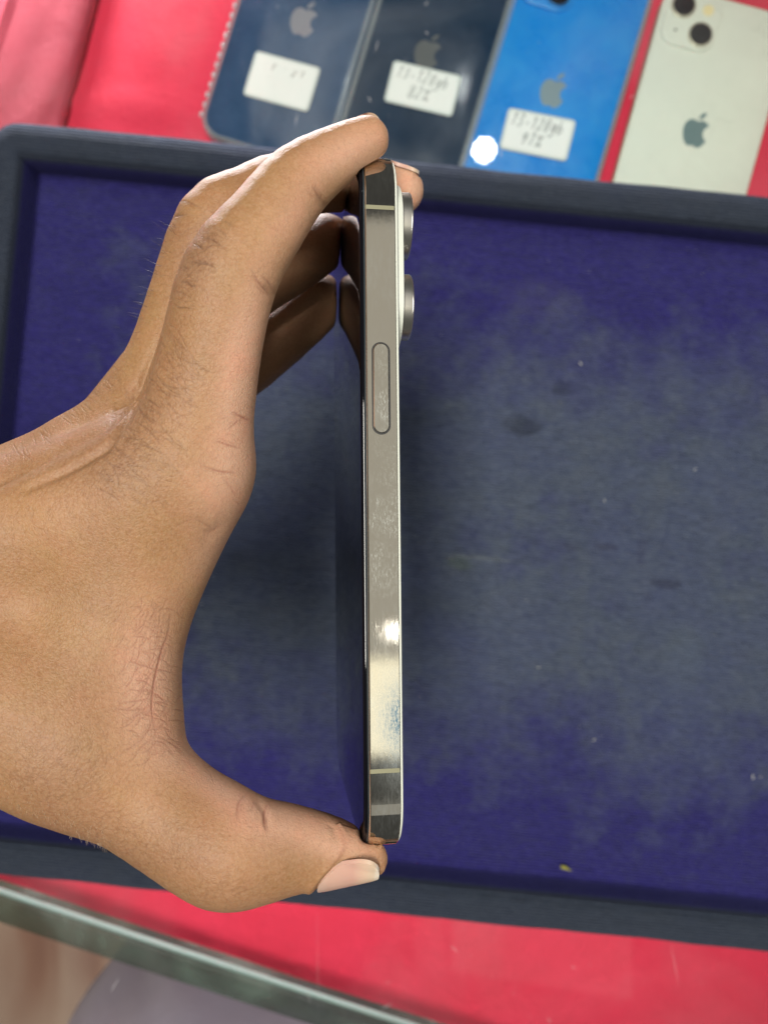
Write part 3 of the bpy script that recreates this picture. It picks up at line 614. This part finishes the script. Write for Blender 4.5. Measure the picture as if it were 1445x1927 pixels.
def build_tray():
    mat=velvet(); rw=15.5; H=28.0; root=empty('velvet_tray',tray(0,0,0)); root.rotation_euler=(0,0,TA); bpy.context.view_layer.update()
    tag(root,'shallow tray lined with worn blue ribbed velvet, lying on the counter glass under the hand','tray')
    rng=np.random.RandomState(2)
    def part(name,V,F,**k):
        V=np.array(V); loc=np.stack([(V-TO)@TU,-((V-TO)@TV),V[:,2]],1)
        me=bpy.data.meshes.new(name); me.from_pydata((loc*MM).tolist(),[],F); me.update()
        me.polygons.foreach_set('use_smooth',[True]*len(me.polygons)); me.set_sharp_from_angle(angle=math.radians(50)); me.materials.append(mat)
        o=bpy.data.objects.new(name,me); COL.objects.link(o); o.parent=root; return o
    # floor: fine sheet, gently uneven
    nu,nv=120,84; V=[];F=[]
    for i in range(nu+1):
        for j in range(nv+1):
            u=TRAY_W*i/nu; v=TRAY_H*j/nv; ed=min(u,v,TRAY_W-u,TRAY_H-v)
            z=3.0+.35*math.sin(u*.045+1)*math.cos(v*.05)+(2.2*math.exp(-ed/2.0))
            V.append(tray(u,v,z))
    for i in range(nu):
        for j in range(nv): a=i*(nv+1)+j; F.append((a,a+1,a+nv+2,a+nv+1))
    part('tray_floor',V,F)
    # rim: swept padded section with inner wall; outer corners rounded
    prof=[(2.5,1.5),(.2,4.2),(.3,9),(.7,17),(.6,24.3),(.1,26.6),(-1.0,27.8),(-3.5,28.2),(-8,28.4),(-12.5,28.0),(-14.6,26.9),(-15.5,25),(-15.6,18),(-15.3,6),(-15.2,0)]
    path=[]; N=60
    def side(p,q,nrm,n):
        for t in np.arange(n)/n: path.append((p[0]+(q[0]-p[0])*t,p[1]+(q[1]-p[1])*t,nrm))
    cs=[(0,0),(TRAY_W,0),(TRAY_W,TRAY_H),(0,TRAY_H)]
    dirs=[(0,1),(-1,0),(0,-1),(1,0)]
    rings=[]
    for k in range(4):
        p,q=cs[k],cs[(k+1)%4]; d0=dirs[(k-1)%4]; d1=dirs[k]
        for s in range(7):      # fan round the corner: inner edge stays sharp
            a=s/6; ang0=math.atan2(d0[1],d0[0]); ang1=math.atan2(d1[1],d1[0])
            while ang1-ang0>math.pi: ang1-=2*math.pi
            while ang0-ang1>math.pi: ang1+=2*math.pi
            an=ang0+(ang1-ang0)*a; rings.append((p,(math.cos(an),math.sin(an)),1.0))
        for s in range(1,N):
            t=s/N; rings.append(((p[0]+(q[0]-p[0])*t,p[1]+(q[1]-p[1])*t),d1,1))
    V=[];F=[]; n=len(prof)
    for ri,(p,d,st) in enumerate(rings):
        wob=.25*math.sin(ri*.37)+.15*math.sin(ri*1.1)+rng.normal(0,.06)
        for o,z in prof:
            o2=o*(st if o<-6 else 1)
            V.append(tray(p[0]+d[0]*(o2+(wob if o<-3 else wob*.3)),p[1]+d[1]*(o2+(wob if o<-3 else wob*.3)),z+(.15*wob if z>20 else 0)))
    m_=len(rings)
    for i in range(m_):
        for j in range(n-1): a=i*n+j; b=((i+1)%m_)*n+j; F.append((a,b,b+1,a+1))
    part('tray_rim',V,F)
    bpy.context.view_layer.update()
    # lint and crumbs caught in the pile: each a thing too small to name singly
    VV=[];FF=[]; pts=[(1092,684,1.1),(1307,884,.8),(1137,942,.9),(1013,1256,.8),(1117,1392,.8),(848,1050,.5),(990,1130,.5),(1416,1462,1.1),(1430,1462,.7),(380,1137,.6),(790,1310,.5)]
    for i in range(150): pts.append((rng.uniform(780,1440) if rng.rand()<.8 else rng.uniform(10,300),rng.uniform(430,1600),rng.uniform(.12,.32)))
    for px,py,s in pts:
        P=W(px,py,386); P[2]=4.1; a=rng.uniform(0,3.1); k=len(VV); ln=s*rng.uniform(.5,1.1)
        for x,y,z in ((-ln,-.25*s,0),(ln,-.2*s,0),(ln*.8,.3*s,0),(-ln*.8,.35*s,0),(-ln*.5,0,s*.5),(ln*.5,.05,s*.45)):
            VV.append(P+np.array([x*math.cos(a)-y*math.sin(a),x*math.sin(a)+y*math.cos(a),z]))
        FF+=[(k,k+1,k+5,k+4),(k+1,k+2,k+5),(k+2,k+3,k+4,k+5),(k+3,k,k+4)]
    o=mesh_obj('lint',VV,FF,plain('lint_white',(.50,.50,.48),.8),None,TO); tag(o,'tiny pale specks of lint scattered over the blue velvet floor','lint',kind='stuff')
    # one yellow crumb by the near wall
    P=W(1065,1637,381); P[2]=7; VV=[];FF=[]
    for i in range(9):
        for j in range(12):
            th=math.pi*i/8; f=2*math.pi*j/12; r=1+.25*math.sin(3*f+2*th)+.15*math.cos(5*th)
            VV.append(P+np.array([2.6*r*math.sin(th)*math.cos(f)-.3*math.sin(th)*math.sin(f),-.9*r*math.sin(th)*math.cos(f)+.9*r*math.sin(th)*math.sin(f),.8*math.cos(th)]))
    for i in range(8):
        for j in range(12): FF.append((i*12+j,(i+1)*12+j,(i+1)*12+(j+1)%12,i*12+(j+1)%12))
    o=mesh_obj('crumb',VV,FF,plain('crumb_yellow',(.32,.30,.04),.7),None,P); tag(o,'small yellow crumb on the velvet beside the near tray wall','crumb')
# ================= counter =================
BA=W(-260,1596,396); BB=W(1300,2105,396)      # far edge of the front trim
def glass_mat():
    m=NT('counter_glass'); t=m.t; tr=m.n('ShaderNodeBsdfTransparent'); tr.inputs[0].default_value=(.975,.99,.98,1); gl=m.n('ShaderNodeBsdfGlossy'); gl.inputs['Roughness'].default_value=.02
    lw=m.n('ShaderNodeFresnel'); lw.inputs[0].default_value=1.46; mx=m.n('ShaderNodeMixShader'); m.l(lw.outputs[0],mx.inputs[0]); m.l(tr.outputs[0],mx.inputs[1]); m.l(gl.outputs[0],mx.inputs[2])
    # haze film: rough patches imitate room reflections veiling the glass
    df=m.n('ShaderNodeBsdfGlossy'); df.inputs['Roughness'].default_value=.45; df.inputs[0].default_value=(1,1,1,1); co=m.coord()
    f=m.math('MULTIPLY',m.ramp(m.noise(co,9,4,.6,.8),[(.45,0.),(.75,1.)]),.06)
    m2=m.n('ShaderNodeMixShader'); m.l(f,m2.inputs[0]); m.l(mx.outputs[0],m2.inputs[1]); m.l(df.outputs[0],m2.inputs[2]); m.l(m2.outputs[0],m.o.inputs[0]); return m.m
def build_counter():
    root=empty('display_counter',(0,-150,-800)); tag(root,'glass topped shop display counter with a rounded greenish front trim','display counter')
    u=(BB-BA)[:2]; u/=np.linalg.norm(u); nn=np.array([u[1],-u[0]])     # outwards, towards the bottom of the picture
    if nn[1]>0: nn=-nn
    def pt(a,b,z): p=BA[:2]+u*a+nn*b; return np.array([p[0],p[1],z])
    L=np.linalg.norm((BB-BA)[:2])
    # glass top: from beyond the trim to well behind the phones
    o0,o1=pt(-60,150,0),pt(L+100,150,0); i1,i0=pt(L+100,-640,0),pt(-60,-640,0); rings=[[np.array([p[0],p[1],z]) for p in (o0,o1,i1,i0)] for z in (-8,-7.6,-.4,0)]
    v,f=loft(rings); mesh_obj('glass_top',v,f,glass_mat(),root,(0,0,0),smooth=False)
    # front trim: rounded extrusion under the glass edge
    m=NT('green_trim'); co=m.coord(scale=(1,1,1)); n=m.noise(co,14,3,.6,.5); m.l(m.ramp(n,[(.3,(.022,.025,.018)),(.5,(.05,.06,.045)),(.68,(.15,.20,.17))]),m.b.inputs['Base Color'])
    m.set(Metallic=.0,Roughness=.55); tr=m.n('ShaderNodeBsdfTransparent'); tr.inputs[0].default_value=(.80,.92,.86,1); mx=m.n('ShaderNodeMixShader'); m.l(m.ramp(n,[(.35,.35),(.65,.75)]),mx.inputs[0]); m.l(tr.outputs[0],mx.inputs[1]); m.l(m.b.outputs[0],mx.inputs[2]); m.l(mx.outputs[0],m.o.inputs[0])
    prof=[(0,-18),(.4,-12.5),(1.6,-10.2),(3.5,-9.0),(6,-8.7),(9,-9.0),(13,-10.4),(17,-12.6),(20.5,-16),(23,-21),(24,-40),(24,-60),(3,-60),(0,-60)]
    V=[];F=[]; N=60
    for i in range(N+1):
        a=-60+(L+160)*i/N; bow=-(((i/N)-.42)**2)*14+1.2
        for b,z in prof: V.append(pt(a,b+bow,z-.6))
    k=len(prof)
    for i in range(N):
        for j in range(k-1): a=i*k+j; F.append((a,a+k,a+k+1,a+1))
    mesh_obj('front_trim',V,F,m.m,root,BA,edge=60)
    # polished bright bead on the trim's inner edge
    V=[];F=[]
    for i in range(N+1):
        a=-60+(L+160)*i/N; bow=-(((i/N)-.42)**2)*14+1.2
        for q in range(10): t=2*math.pi*q/10; V.append(pt(a,.9+bow+1.5*math.cos(t),-10.4+1.5*math.sin(t)))
    for i in range(N):
        for q in range(10): a=i*10+q; b=i*10+(q+1)%10; F.append((a,a+10,b+10,b))
    mesh_obj('trim_bead',V,F,plain('bright_bead',(.24,.34,.32),.6,.0),root,BA)
    # front panel of the cabinet below
    rings=[[np.array([*pt(a,b,0)[:2],z]) for a,b in ((-60,4),(L+100,4),(L+100,14),(-60,14))] for z in (-800,-61)]
    v,f=loft(rings); mesh_obj('front_panel',v,f,plain('panel_brown',(.20,.11,.075),.5),root,BA,smooth=False)
    # scratches in the glass: short shallow scars
    rng=np.random.RandomState(12); VV=[];FF=[]
    S_=[((597,1715),(599,1925),.10),((224,1840),(208,1868),.35),((578,1862),(584,1888),.3),((1262,1780),(1277,1855),.2),((848,1780),(862,1792),.35),((718,1898),(738,1888),.4),((726,1850),(733,1848),.4),((963,1868),(966,1870),.35),((1074,1818),(1084,1822),.35),((1030,1915),(1036,1925),.35),
        ((560,212),(556,238),.35),((693,182),(698,192),.5),((712,75),(706,98),.3),((800,60),(806,64),.5),((800,10),(805,3),.5),((522,12),(524,14),.6),((1185,185),(1192,178),.4),((940,282),(944,296),.5),((604,250),(603,254),.5)]
    for i in range(70):
        x=rng.uniform(0,1445); y=rng.uniform(0,240) if rng.rand()<.5 else rng.uniform(1740,1925); a=rng.uniform(0,3.14); l=rng.uniform(1,7); S_.append(((x,y),(x+l*math.cos(a),y+l*math.sin(a)),rng.uniform(.06,.16)))
    for (a,b,w) in S_:
        A=W(*a,390); B=W(*b,390); d=B-A; l=np.linalg.norm(d)+1e-6; e=np.array([-d[1],d[0],0])/l*w/2; k=len(VV)
        VV+=[A-e*.3,A+e*.3,(A+B)/2+e,(A+B)/2-e,B-e*.2,B+e*.2]; FF+=[(k,k+3,k+2,k+1),(k+3,k+4,k+5,k+2)]
    for p in VV: p[2]=.05
    tm=NT('scratch_white'); tr=tm.n('ShaderNodeBsdfTransparent'); mx=tm.n('ShaderNodeMixShader'); mx.inputs[0].default_value=.45; tm.set(Base_Color=(.8,.78,.78,1),Roughness=.5); tm.l(tr.outputs[0],mx.inputs[1]); tm.l(tm.b.outputs[0],mx.inputs[2]); tm.l(mx.outputs[0],tm.o.inputs[0])
    o=mesh_obj('scratch',VV,FF,tm.m,root,(0,0,0),smooth=False); o['kind']='stuff'
    return pt,L
def cloth_mat(name,c1,c2,rough=.75):
    m=NT(name); co=m.coord(); n=m.noise(co,12,4,.6); f=m.noise(co,420,3,.6); 
    c=m.mix(m.ramp(n,[(.3,0.),(.7,1.)]),c1,c2); m.l(c,m.b.inputs['Base Color']); m.set(Roughness=rough,Sheen_Weight=.15,Specular_IOR_Level=.25)
    c=m.mix(m.ramp(m.noise(co,2200,2,.7),[(.40,.22),(.62,0.)]),c,tuple(x*.55 for x in c1)); m.l(c,m.b.inputs['Base Color'])
    nb=m.bump(m.noise(co,1800,2),.0006,.6); nb=m.bump(f,.0006,.5,nb); m.l(m.bump(n,.006,.5,nb),m.b.inputs['Normal']); return m.m
def build_cloths(pt,L):
    red=cloth_mat('red_felt',(.68,.024,.065),(.79,.038,.095))
    # main cloth on the shelf below the glass
    rng=np.random.RandomState(3); N,M_=90,90; V=[];F=[]
    for i in range(N+1):
        for j in range(M_+1):
            p=pt(-60+(L+160)*i/N,11-612*j/M_,0); z=-34.5+.9*math.sin(p[0]*.021+p[1]*.013)+.5*math.sin(p[1]*.05-p[0]*.02)
            q=proj(np.array([p[0],p[1],z])); 
            z+=2.2*math.exp(-((q[1]-(188+.12*(q[0]-150)))/16)**2)*(1/(1+math.exp((q[0]-420)/40)))      # a soft pleat parallel to the tray
            V.append(np.array([p[0],p[1],z]))
    for i in range(N):
        for j in range(M_): a=i*(M_+1)+j; F.append((a,a+M_+1,a+M_+2,a+1))
    o=mesh_obj('red_cloth',V,F,red,None,(0,0,-34)); tag(o,'bright red cloth spread flat under the counter glass beneath the display phones','cloth')
    # the second cloth at the left: a folded flap with a rolled edge
    V=[];F=[]; NU,NV=70,60
    for i in range(NU+1):
        for j in range(NV+1):
            t=j/NV; py=-420+ t*760; xe=188-.262*(py) if py<240 else 125; s=i/NU; px=xe-s*420; roll=s*420
            z=-27.5-6.5*math.exp(-roll/7.)+1.6*math.sin(roll*.017+py*.004+.6)*min(1,roll/60)+.6*math.sin(roll*.06-py*.02+2*math.sin(py*.01))*min(1,roll/40)
            V.append(W(px,py,CAM_H-z))
    for i in range(NU):
        for j in range(NV): a=i*(NV+1)+j; F.append((a,a+1,a+NV+2,a+NV+1))
    o=mesh_obj('red_cloth',V,F,cloth_mat('faded_red_satin',(.36,.034,.062),(.47,.060,.095),.75),None,W(60,100,420)); tag(o,'rumpled duller red cloth flap folded over at the far left corner','cloth')
APPLE=[(0.02,0.40),(.10,.45),(.20,.47),(.34,.44),(.46,.33),(.36,.22),(.30,.08),(.31,-.08),(.38,-.20),(.49,-.27),(.42,-.43),(.31,-.58),(.19,-.63),(.08,-.60),(.01,-.575),(-.06,-.60),(-.17,-.63),(-.29,-.56),(-.41,-.38),(-.49,-.14),(-.50,.08),(-.44,.28),(-.32,.41),(-.18,.45),(-.06,.42)]
LEAF=[(0.0,.50),(.01,.60),(.05,.69),(.13,.77),(.24,.82),(.245,.72),(.20,.62),(.12,.54)]
GLY={'1':[[(.2,.75),(.45,1),(.4,0)]],'3':[[(.1,.9),(.45,1),(.6,.8),(.3,.55),(.6,.35),(.45,.05),(.05,.08)]],'-':[[(.15,.45),(.6,.45)]],'2':[[(.1,.8),(.35,1),(.6,.8),(.35,.35),(.05,.02),(.65,.05)]],
 '8':[[(.35,.52),(.1,.78),(.35,1),(.6,.78),(.35,.52),(.08,.25),(.35,0),(.62,.25),(.35,.52)]],'g':[[(.55,.6),(.3,.68),(.1,.4),(.3,.15),(.55,.35),(.58,.65),(.5,-.2),(.2,-.35),(.05,-.2)]],'b':[[(.15,1),(.12,.05),(.45,.0),(.6,.3),(.4,.5),(.15,.35)]],
 '9':[[(.58,.75),(.35,1),(.1,.75),(.3,.5),(.58,.72),(.5,.3),(.35,0)]],'%':[[(.65,1),(.1,0)],[(.18,.95),(.05,.8),(.2,.7),(.3,.85),(.18,.95)],[(.58,.3),(.45,.15),(.58,.02),(.7,.15),(.58,.3)]],"'":[[(.2,.8),(.25,.95)]],',':[[(.2,.5),(.15,.3)]],' ':[]}
def build_display_phone(logo_px,tilt,mats,label,d=414.5,sticker=None,case=None,beads=False,group='phones laid out under the counter glass'):
    back,frame,logo_m=mats; a=math.radians(tilt); ax=np.array([math.sin(a),math.cos(a),0]); ac=np.array([math.cos(a),-math.sin(a),0]); C=W(*logo_px,d)
    def L(x,y,z): return C+ac*x+ax*y+np.array([0,0,z])     # z=0 back surface (facing the lens)
    root=empty('smartphone',L(0,0,-8)); tag(root,label,'smartphone',group)
    body=loft([[L(x,y,z) for x,y in rrect(71.5-2*i,146.7-2*i,max(1,11.5-i),12)] for z,i in ((-7.9,.6),(-7.4,0),(-.7,0),(-.35,.15),(-.3,.6))])
    mesh_obj('frame',*body,frame,root,C,edge=30)
    mesh_obj('back_glass',*loft([[L(x,y,z) for x,y in rrect(71.5-2*i,146.7-2*i,max(1,11.5-i),12)] for z,i in ((-.5,.6),(-.12,.7),(0,1.1))]),back,root,C,edge=40)
    def flat(name,pts,z0,z1,mat,parent,sub=4):
        p=np.array(pts,float); n=len(p); q=[]
        for i in range(n):
            p0,p1,p2,p3=p[i-1],p[i],p[(i+1)%n],p[(i+2)%n]
            for t in np.arange(sub)/sub: q.append(.5*((2*p1)+(-p0+p2)*t+(2*p0-5*p1+4*p2-p3)*t*t+(-p0+3*p1-3*p2+p3)*t**3))
        q=q[::-1]; return mesh_obj(name,*loft([[L(x,y,z) for x,y in q] for z in(z0,z1)]),mat,parent,C,smooth=False)
    s=13.6
    flat('logo',[(x*s,y*s) for x,y in APPLE],-.05,.04,logo_m,root); flat('logo_leaf',[(x*s,y*s) for x,y in LEAF],-.05,.04,logo_m,root)
    cx,cy=-71.5/2+17.6,146.7/2-17.6
    bump=mesh_obj('camera_bump',*loft([[L(cx+x,cy+y,z) for x,y in rrect(29.5-2*i,29.5-2*i,max(.5,8.5-i),10)] for z,i in ((-.1,-.3),(.3,0),(1.3,.05),(1.6,.35),(1.7,.8))]),back,root,L(cx,cy,0),edge=35)
    dark=bpy.data.materials.get('lens_black_glass'); ringm=frame
    for dx,dy in ((-6.4,6.4),(6.4,-6.4)):
        cir=lambda r,z:[L(cx+dx+r*math.cos(t),cy+dy+r*math.sin(t),z) for t in np.linspace(0,2*math.pi,37)[:-1]]
        r_=mesh_obj('lens_ring',*loft([cir(6.6,1.6),cir(6.6,2.7),cir(6.2,2.95),cir(5.8,2.95)]),ringm,bump,L(cx+dx,cy+dy,1.7),edge=30)
        mesh_obj('lens',*loft([cir(5.85,2.9),cir(5.8,3.02),cir(4.5,3.1),cir(1.5,3.12)]),dark,bump,L(cx+dx,cy+dy,2.9),edge=30)
    cir=lambda r,z,dx,dy:[L(cx+dx+r*math.cos(t),cy+dy+r*math.sin(t),z) for t in np.linspace(0,2*math.pi,25)[:-1]]
    mesh_obj('flash',*loft([cir(3.0,1.6,7.2,7.6),cir(3.0,1.9,7.2,7.6),cir(2.6,1.95,7.2,7.6)]),bpy.data.materials.get('flash_yellow'),bump,L(cx+7,cy+7,1.8),edge=30)
    mesh_obj('microphone',*loft([cir(.7,1.6,-7,-7),cir(.7,1.78,-7,-7)]),dark,bump,L(cx-7,cy-7,1.7))
    if case is not None:
        g=2.2; outer=[(x,y) for x,y in rrect(71.5+2*g,146.7+2*g,13.5,14)]
        def sect(o,z): return [L(x,y,z) for x,y in rrect(71.5+2*o,146.7+2*o,11.5+o,14)]
        rings=[sect(.15,-8.2),sect(1.4,-8.4),sect(g,-7.2),sect(g,-1.0),sect(g-.5,.55),sect(1.1,1.0),sect(.1,.9),sect(-.7,.35)]
        mesh_obj('clear_case',*loft(rings,(False,False)),case,root,C,edge=60)
        if beads:
            VV=[];FF=[]
            for k in range(24):
                y=-146.7/2+9+k*5.6; c=L(-71.5/2-g-.1,y,-.6); b=len(VV)
                for i in range(7):
                    for j in range(10): th=math.pi*i/6; f_=2*math.pi*j/10; VV.append(c+0.8*math.sin(th)*math.cos(f_)*ac*1.0+1.6*math.sin(th)*math.sin(f_)*ax+np.array([0,0,1.1*math.cos(th)]))
                for i in range(6):
                    for j in range(10): FF.append((b+i*10+j,b+(i+1)*10+j,b+(i+1)*10+(j+1)%10,b+i*10+(j+1)%10))
            mesh_obj('case_bead',VV,FF,plain('bead_silver',(.72,.76,.80),.25,.3),root,C)
    if sticker:
        (x0,y0),(x1,y1),(x2,y2),(x3,y3),lines,inkm=sticker
        A=W(x0,y0,d-1.0); B=W(x1,y1,d-1.0); D=W(x3,y3,d-1.0); e=B-A; g=D-A; w=np.linalg.norm(e); h=np.linalg.norm(g); e/=w; g=-g/h; ctr=A+e*w/2-g*h/2; up=np.array([0,0,1.])
        SL=lambda x,y,z: ctr+e*x+g*y+up*(z)
        st=mesh_obj('sticker',*loft([[SL(x,y,z) for x,y in rrect(w-2*i,h-2*i,2.2-i,6)] for z,i in ((-.25,0),(.05,0),(.08,.08))]),bpy.data.materials['sticker_edge'],root,ctr,smooth=False); st['label']='white rounded price sticker'
        mesh_obj('sticker_face',*loft([[SL(x,y,z) for x,y in rrect(w-2*i,h-2*i,1.6,6)] for z,i in ((.02,1.3),(.13,1.3))]),bpy.data.materials['sticker_white'],st,ctr,smooth=False)
        VV=[];FF=[]
        for text,tx,ty,th,tw,lw in lines:
            x=tx; jr=random.Random(text+str(logo_px))
            for ch in text:
                jy=jr.uniform(-.35,.35); js=jr.uniform(.88,1.12)
                for stroke in GLY[ch]:
                    p=np.array([(x+((sx+jr.uniform(-.03,.03))*th*tw)+(sy*th*.22),ty+jy+(sy+jr.uniform(-.03,.03))*th*js) for sx,sy in stroke]); p=np.vstack([2*p[0]-p[1],p,2*p[-1]-p[-2]]); q=[]
                    for i in range(1,len(p)-2):
                        for t in np.arange(5)/5: q.append(.5*((2*p[i])+(-p[i-1]+p[i+1])*t+(2*p[i-1]-5*p[i]+4*p[i+1]-p[i+2])*t*t+(-p[i-1]+3*p[i]-3*p[i+1]+p[i+2])*t**3))
                    q.append(p[-2]); q=np.array(q); b=len(VV)
                    for i in range(len(q)):
                        t=q[min(i+1,len(q)-1)]-q[max(i-1,0)]; t/=np.linalg.norm(t)+1e-9; nn=np.array([-t[1],t[0]])*lw/2
                        VV+= [SL(*(q[i]+nn),.17),SL(*(q[i]-nn),.17)]
                    for i in range(len(q)-1): FF.append((b+2*i,b+2*i+1,b+2*i+3,b+2*i+2))
                x+=th*tw*(.95 if ch!="'" else .6)
        mesh_obj('handwriting',VV,FF,inkm,st,ctr,smooth=False)
    return root
def glossy_back(name,col,coat=.6,rough=.13):
    m=NT(name); co=m.coord(); n=m.noise(co,30,4,.65); f=m.noise(co,260,3,.6)
    c2=tuple(min(1,x*(1.35 if x<.3 else 1.05)+.012) for x in col); m.l(m.mix(m.ramp(m.math('ADD',m.math('MULTIPLY',n,.7),m.math('MULTIPLY',f,.3)),[(.35,0.),(.7,1.)]),col,c2),m.b.inputs['Base Color'])
    m.l(m.ramp(n,[(.35,rough*.7),(.7,rough*1.5)]),m.b.inputs['Roughness']); m.set(Specular_IOR_Level=.5); return m.m
def build_display_phones():
    plain('sticker_edge',(.62,.68,.66),.5); plain('sticker_white',(.88,.90,.89),.6)
    ink=plain('pencil_grey',(.38,.41,.41),.8); ink2=plain('pencil_faint',(.30,.30,.28),.8)
    cc=NT('clear_plastic'); tr=cc.n('ShaderNodeBsdfTransparent'); tr.inputs[0].default_value=(.80,.86,.88,1); mx=cc.n('ShaderNodeMixShader'); mx.inputs[0].default_value=.33; cc.set(Base_Color=(.52,.58,.62,1),Roughness=.15); cc.l(tr.outputs[0],mx.inputs[1]); cc.l(cc.b.outputs[0],mx.inputs[2]); cc.l(mx.outputs[0],cc.o.inputs[0])
    grey=lambda n,c,r=.3:plain(n,c,r,.5)
    build_display_phone((571,38),17,(glossy_back('navy_back',(.026,.062,.135)),grey('navy_frame',(.05,.07,.12)),grey('logo_pinkgrey',(.36,.36,.42))),
        'navy phone leftmost in the row, in a bead edged clear case, sticker nearly blank','' or 414.5,((482,95),(604,128),(580,212),(457,178),[("1' ' 2'1",-8,4.2,3.6,.8,.5),(",",-8,-1,2.4,.7,.45)],ink2),cc.m,True)
    build_display_phone((804,99),17,(glossy_back('midnight_back',(.007,.024,.055)),grey('midnight_frame',(.03,.04,.06)),grey('logo_darkgrey',(.115,.125,.13))),
        'near black phone with a handwritten white sticker, lying between the navy and blue phones',414.5,((741,113),(869,143),(847,219),(722,190),[("13-128gb",-16.2,2.6,6.2,.62,.62),("82%",-7.6,-6.6,6.8,.62,.62)],ink),cc.m)
    build_display_phone((1040,172),16.5,(glossy_back('blue_back',(.0,.20,.68),rough=.3),grey('blue_frame',(.03,.20,.5)),grey('logo_bluegrey',(.27,.35,.38))),
        'bright blue phone with a white handwritten sticker just below its logo',414.5,((957,202),(1084,227),(1062,304),(938,279),[("13-128gb",-16.2,2.6,6.2,.62,.75),("91%",-8.6,-6.6,6.8,.62,.75)],ink),cc.m)
    build_display_phone((1308,247),15.3,(glossy_back('starlight_back',(.68,.72,.64),rough=.35),grey('starlight_frame',(.62,.58,.46)),grey('logo_greygreen',(.22,.33,.35))),
        'pale off white phone without a sticker at the right end of the row',414.5)
def build_beyond():
    # a customer's lilac shirt and the floor, seen past the counter edge
    c=W(390,2430,470); VV=[];FF=[]; N,M_=48,72
    for i in range(N+1):
        for j in range(M_):
            th=math.pi*i/N; f=2*math.pi*j/M_; r=1+.018*math.sin(9*f+3*th)+.012*math.sin(17*f)
            VV.append(c+np.array([168*r*math.sin(th)*math.cos(f),131*r*math.sin(th)*math.sin(f),240*math.cos(th)-190]))
    for i in range(N):
        for j in range(M_): FF.append((i*M_+j,(i+1)*M_+j,(i+1)*M_+(j+1)%M_,i*M_+(j+1)%M_))
    m=cloth_mat('lilac_cotton',(.60,.50,.68),(.66,.52,.66),.85)
    o=mesh_obj('shirt',VV,FF,m,None,c); tag(o,'rounded front of a lilac shirt below the counter edge at the bottom left','shirt')
    m=NT('brown_tiles'); co=m.coord(); n=m.noise(m.coord(scale=(2.2,.5,1),rot=(0,0,.25)),3.2,3,.5,.6); m.l(m.ramp(n,[(.30,(.30,.12,.09)),(.48,(.52,.28,.20)),(.62,(.75,.52,.40)),(.75,(.6,.34,.16))]),m.b.inputs['Base Color']); m.set(Roughness=.4)
    v=[(-3000,-3000,-800),(3000,-3000,-800),(3000,3000,-800),(-3000,3000,-800)]
    o=mesh_obj('floor',v,[(0,1,2,3)],m.m,None,(0,0,-800),smooth=False); o['kind']='structure'
build_phone(); build_hand(); build_tray(); pt,L_=build_counter(); build_cloths(pt,L_); build_display_phones(); build_beyond()
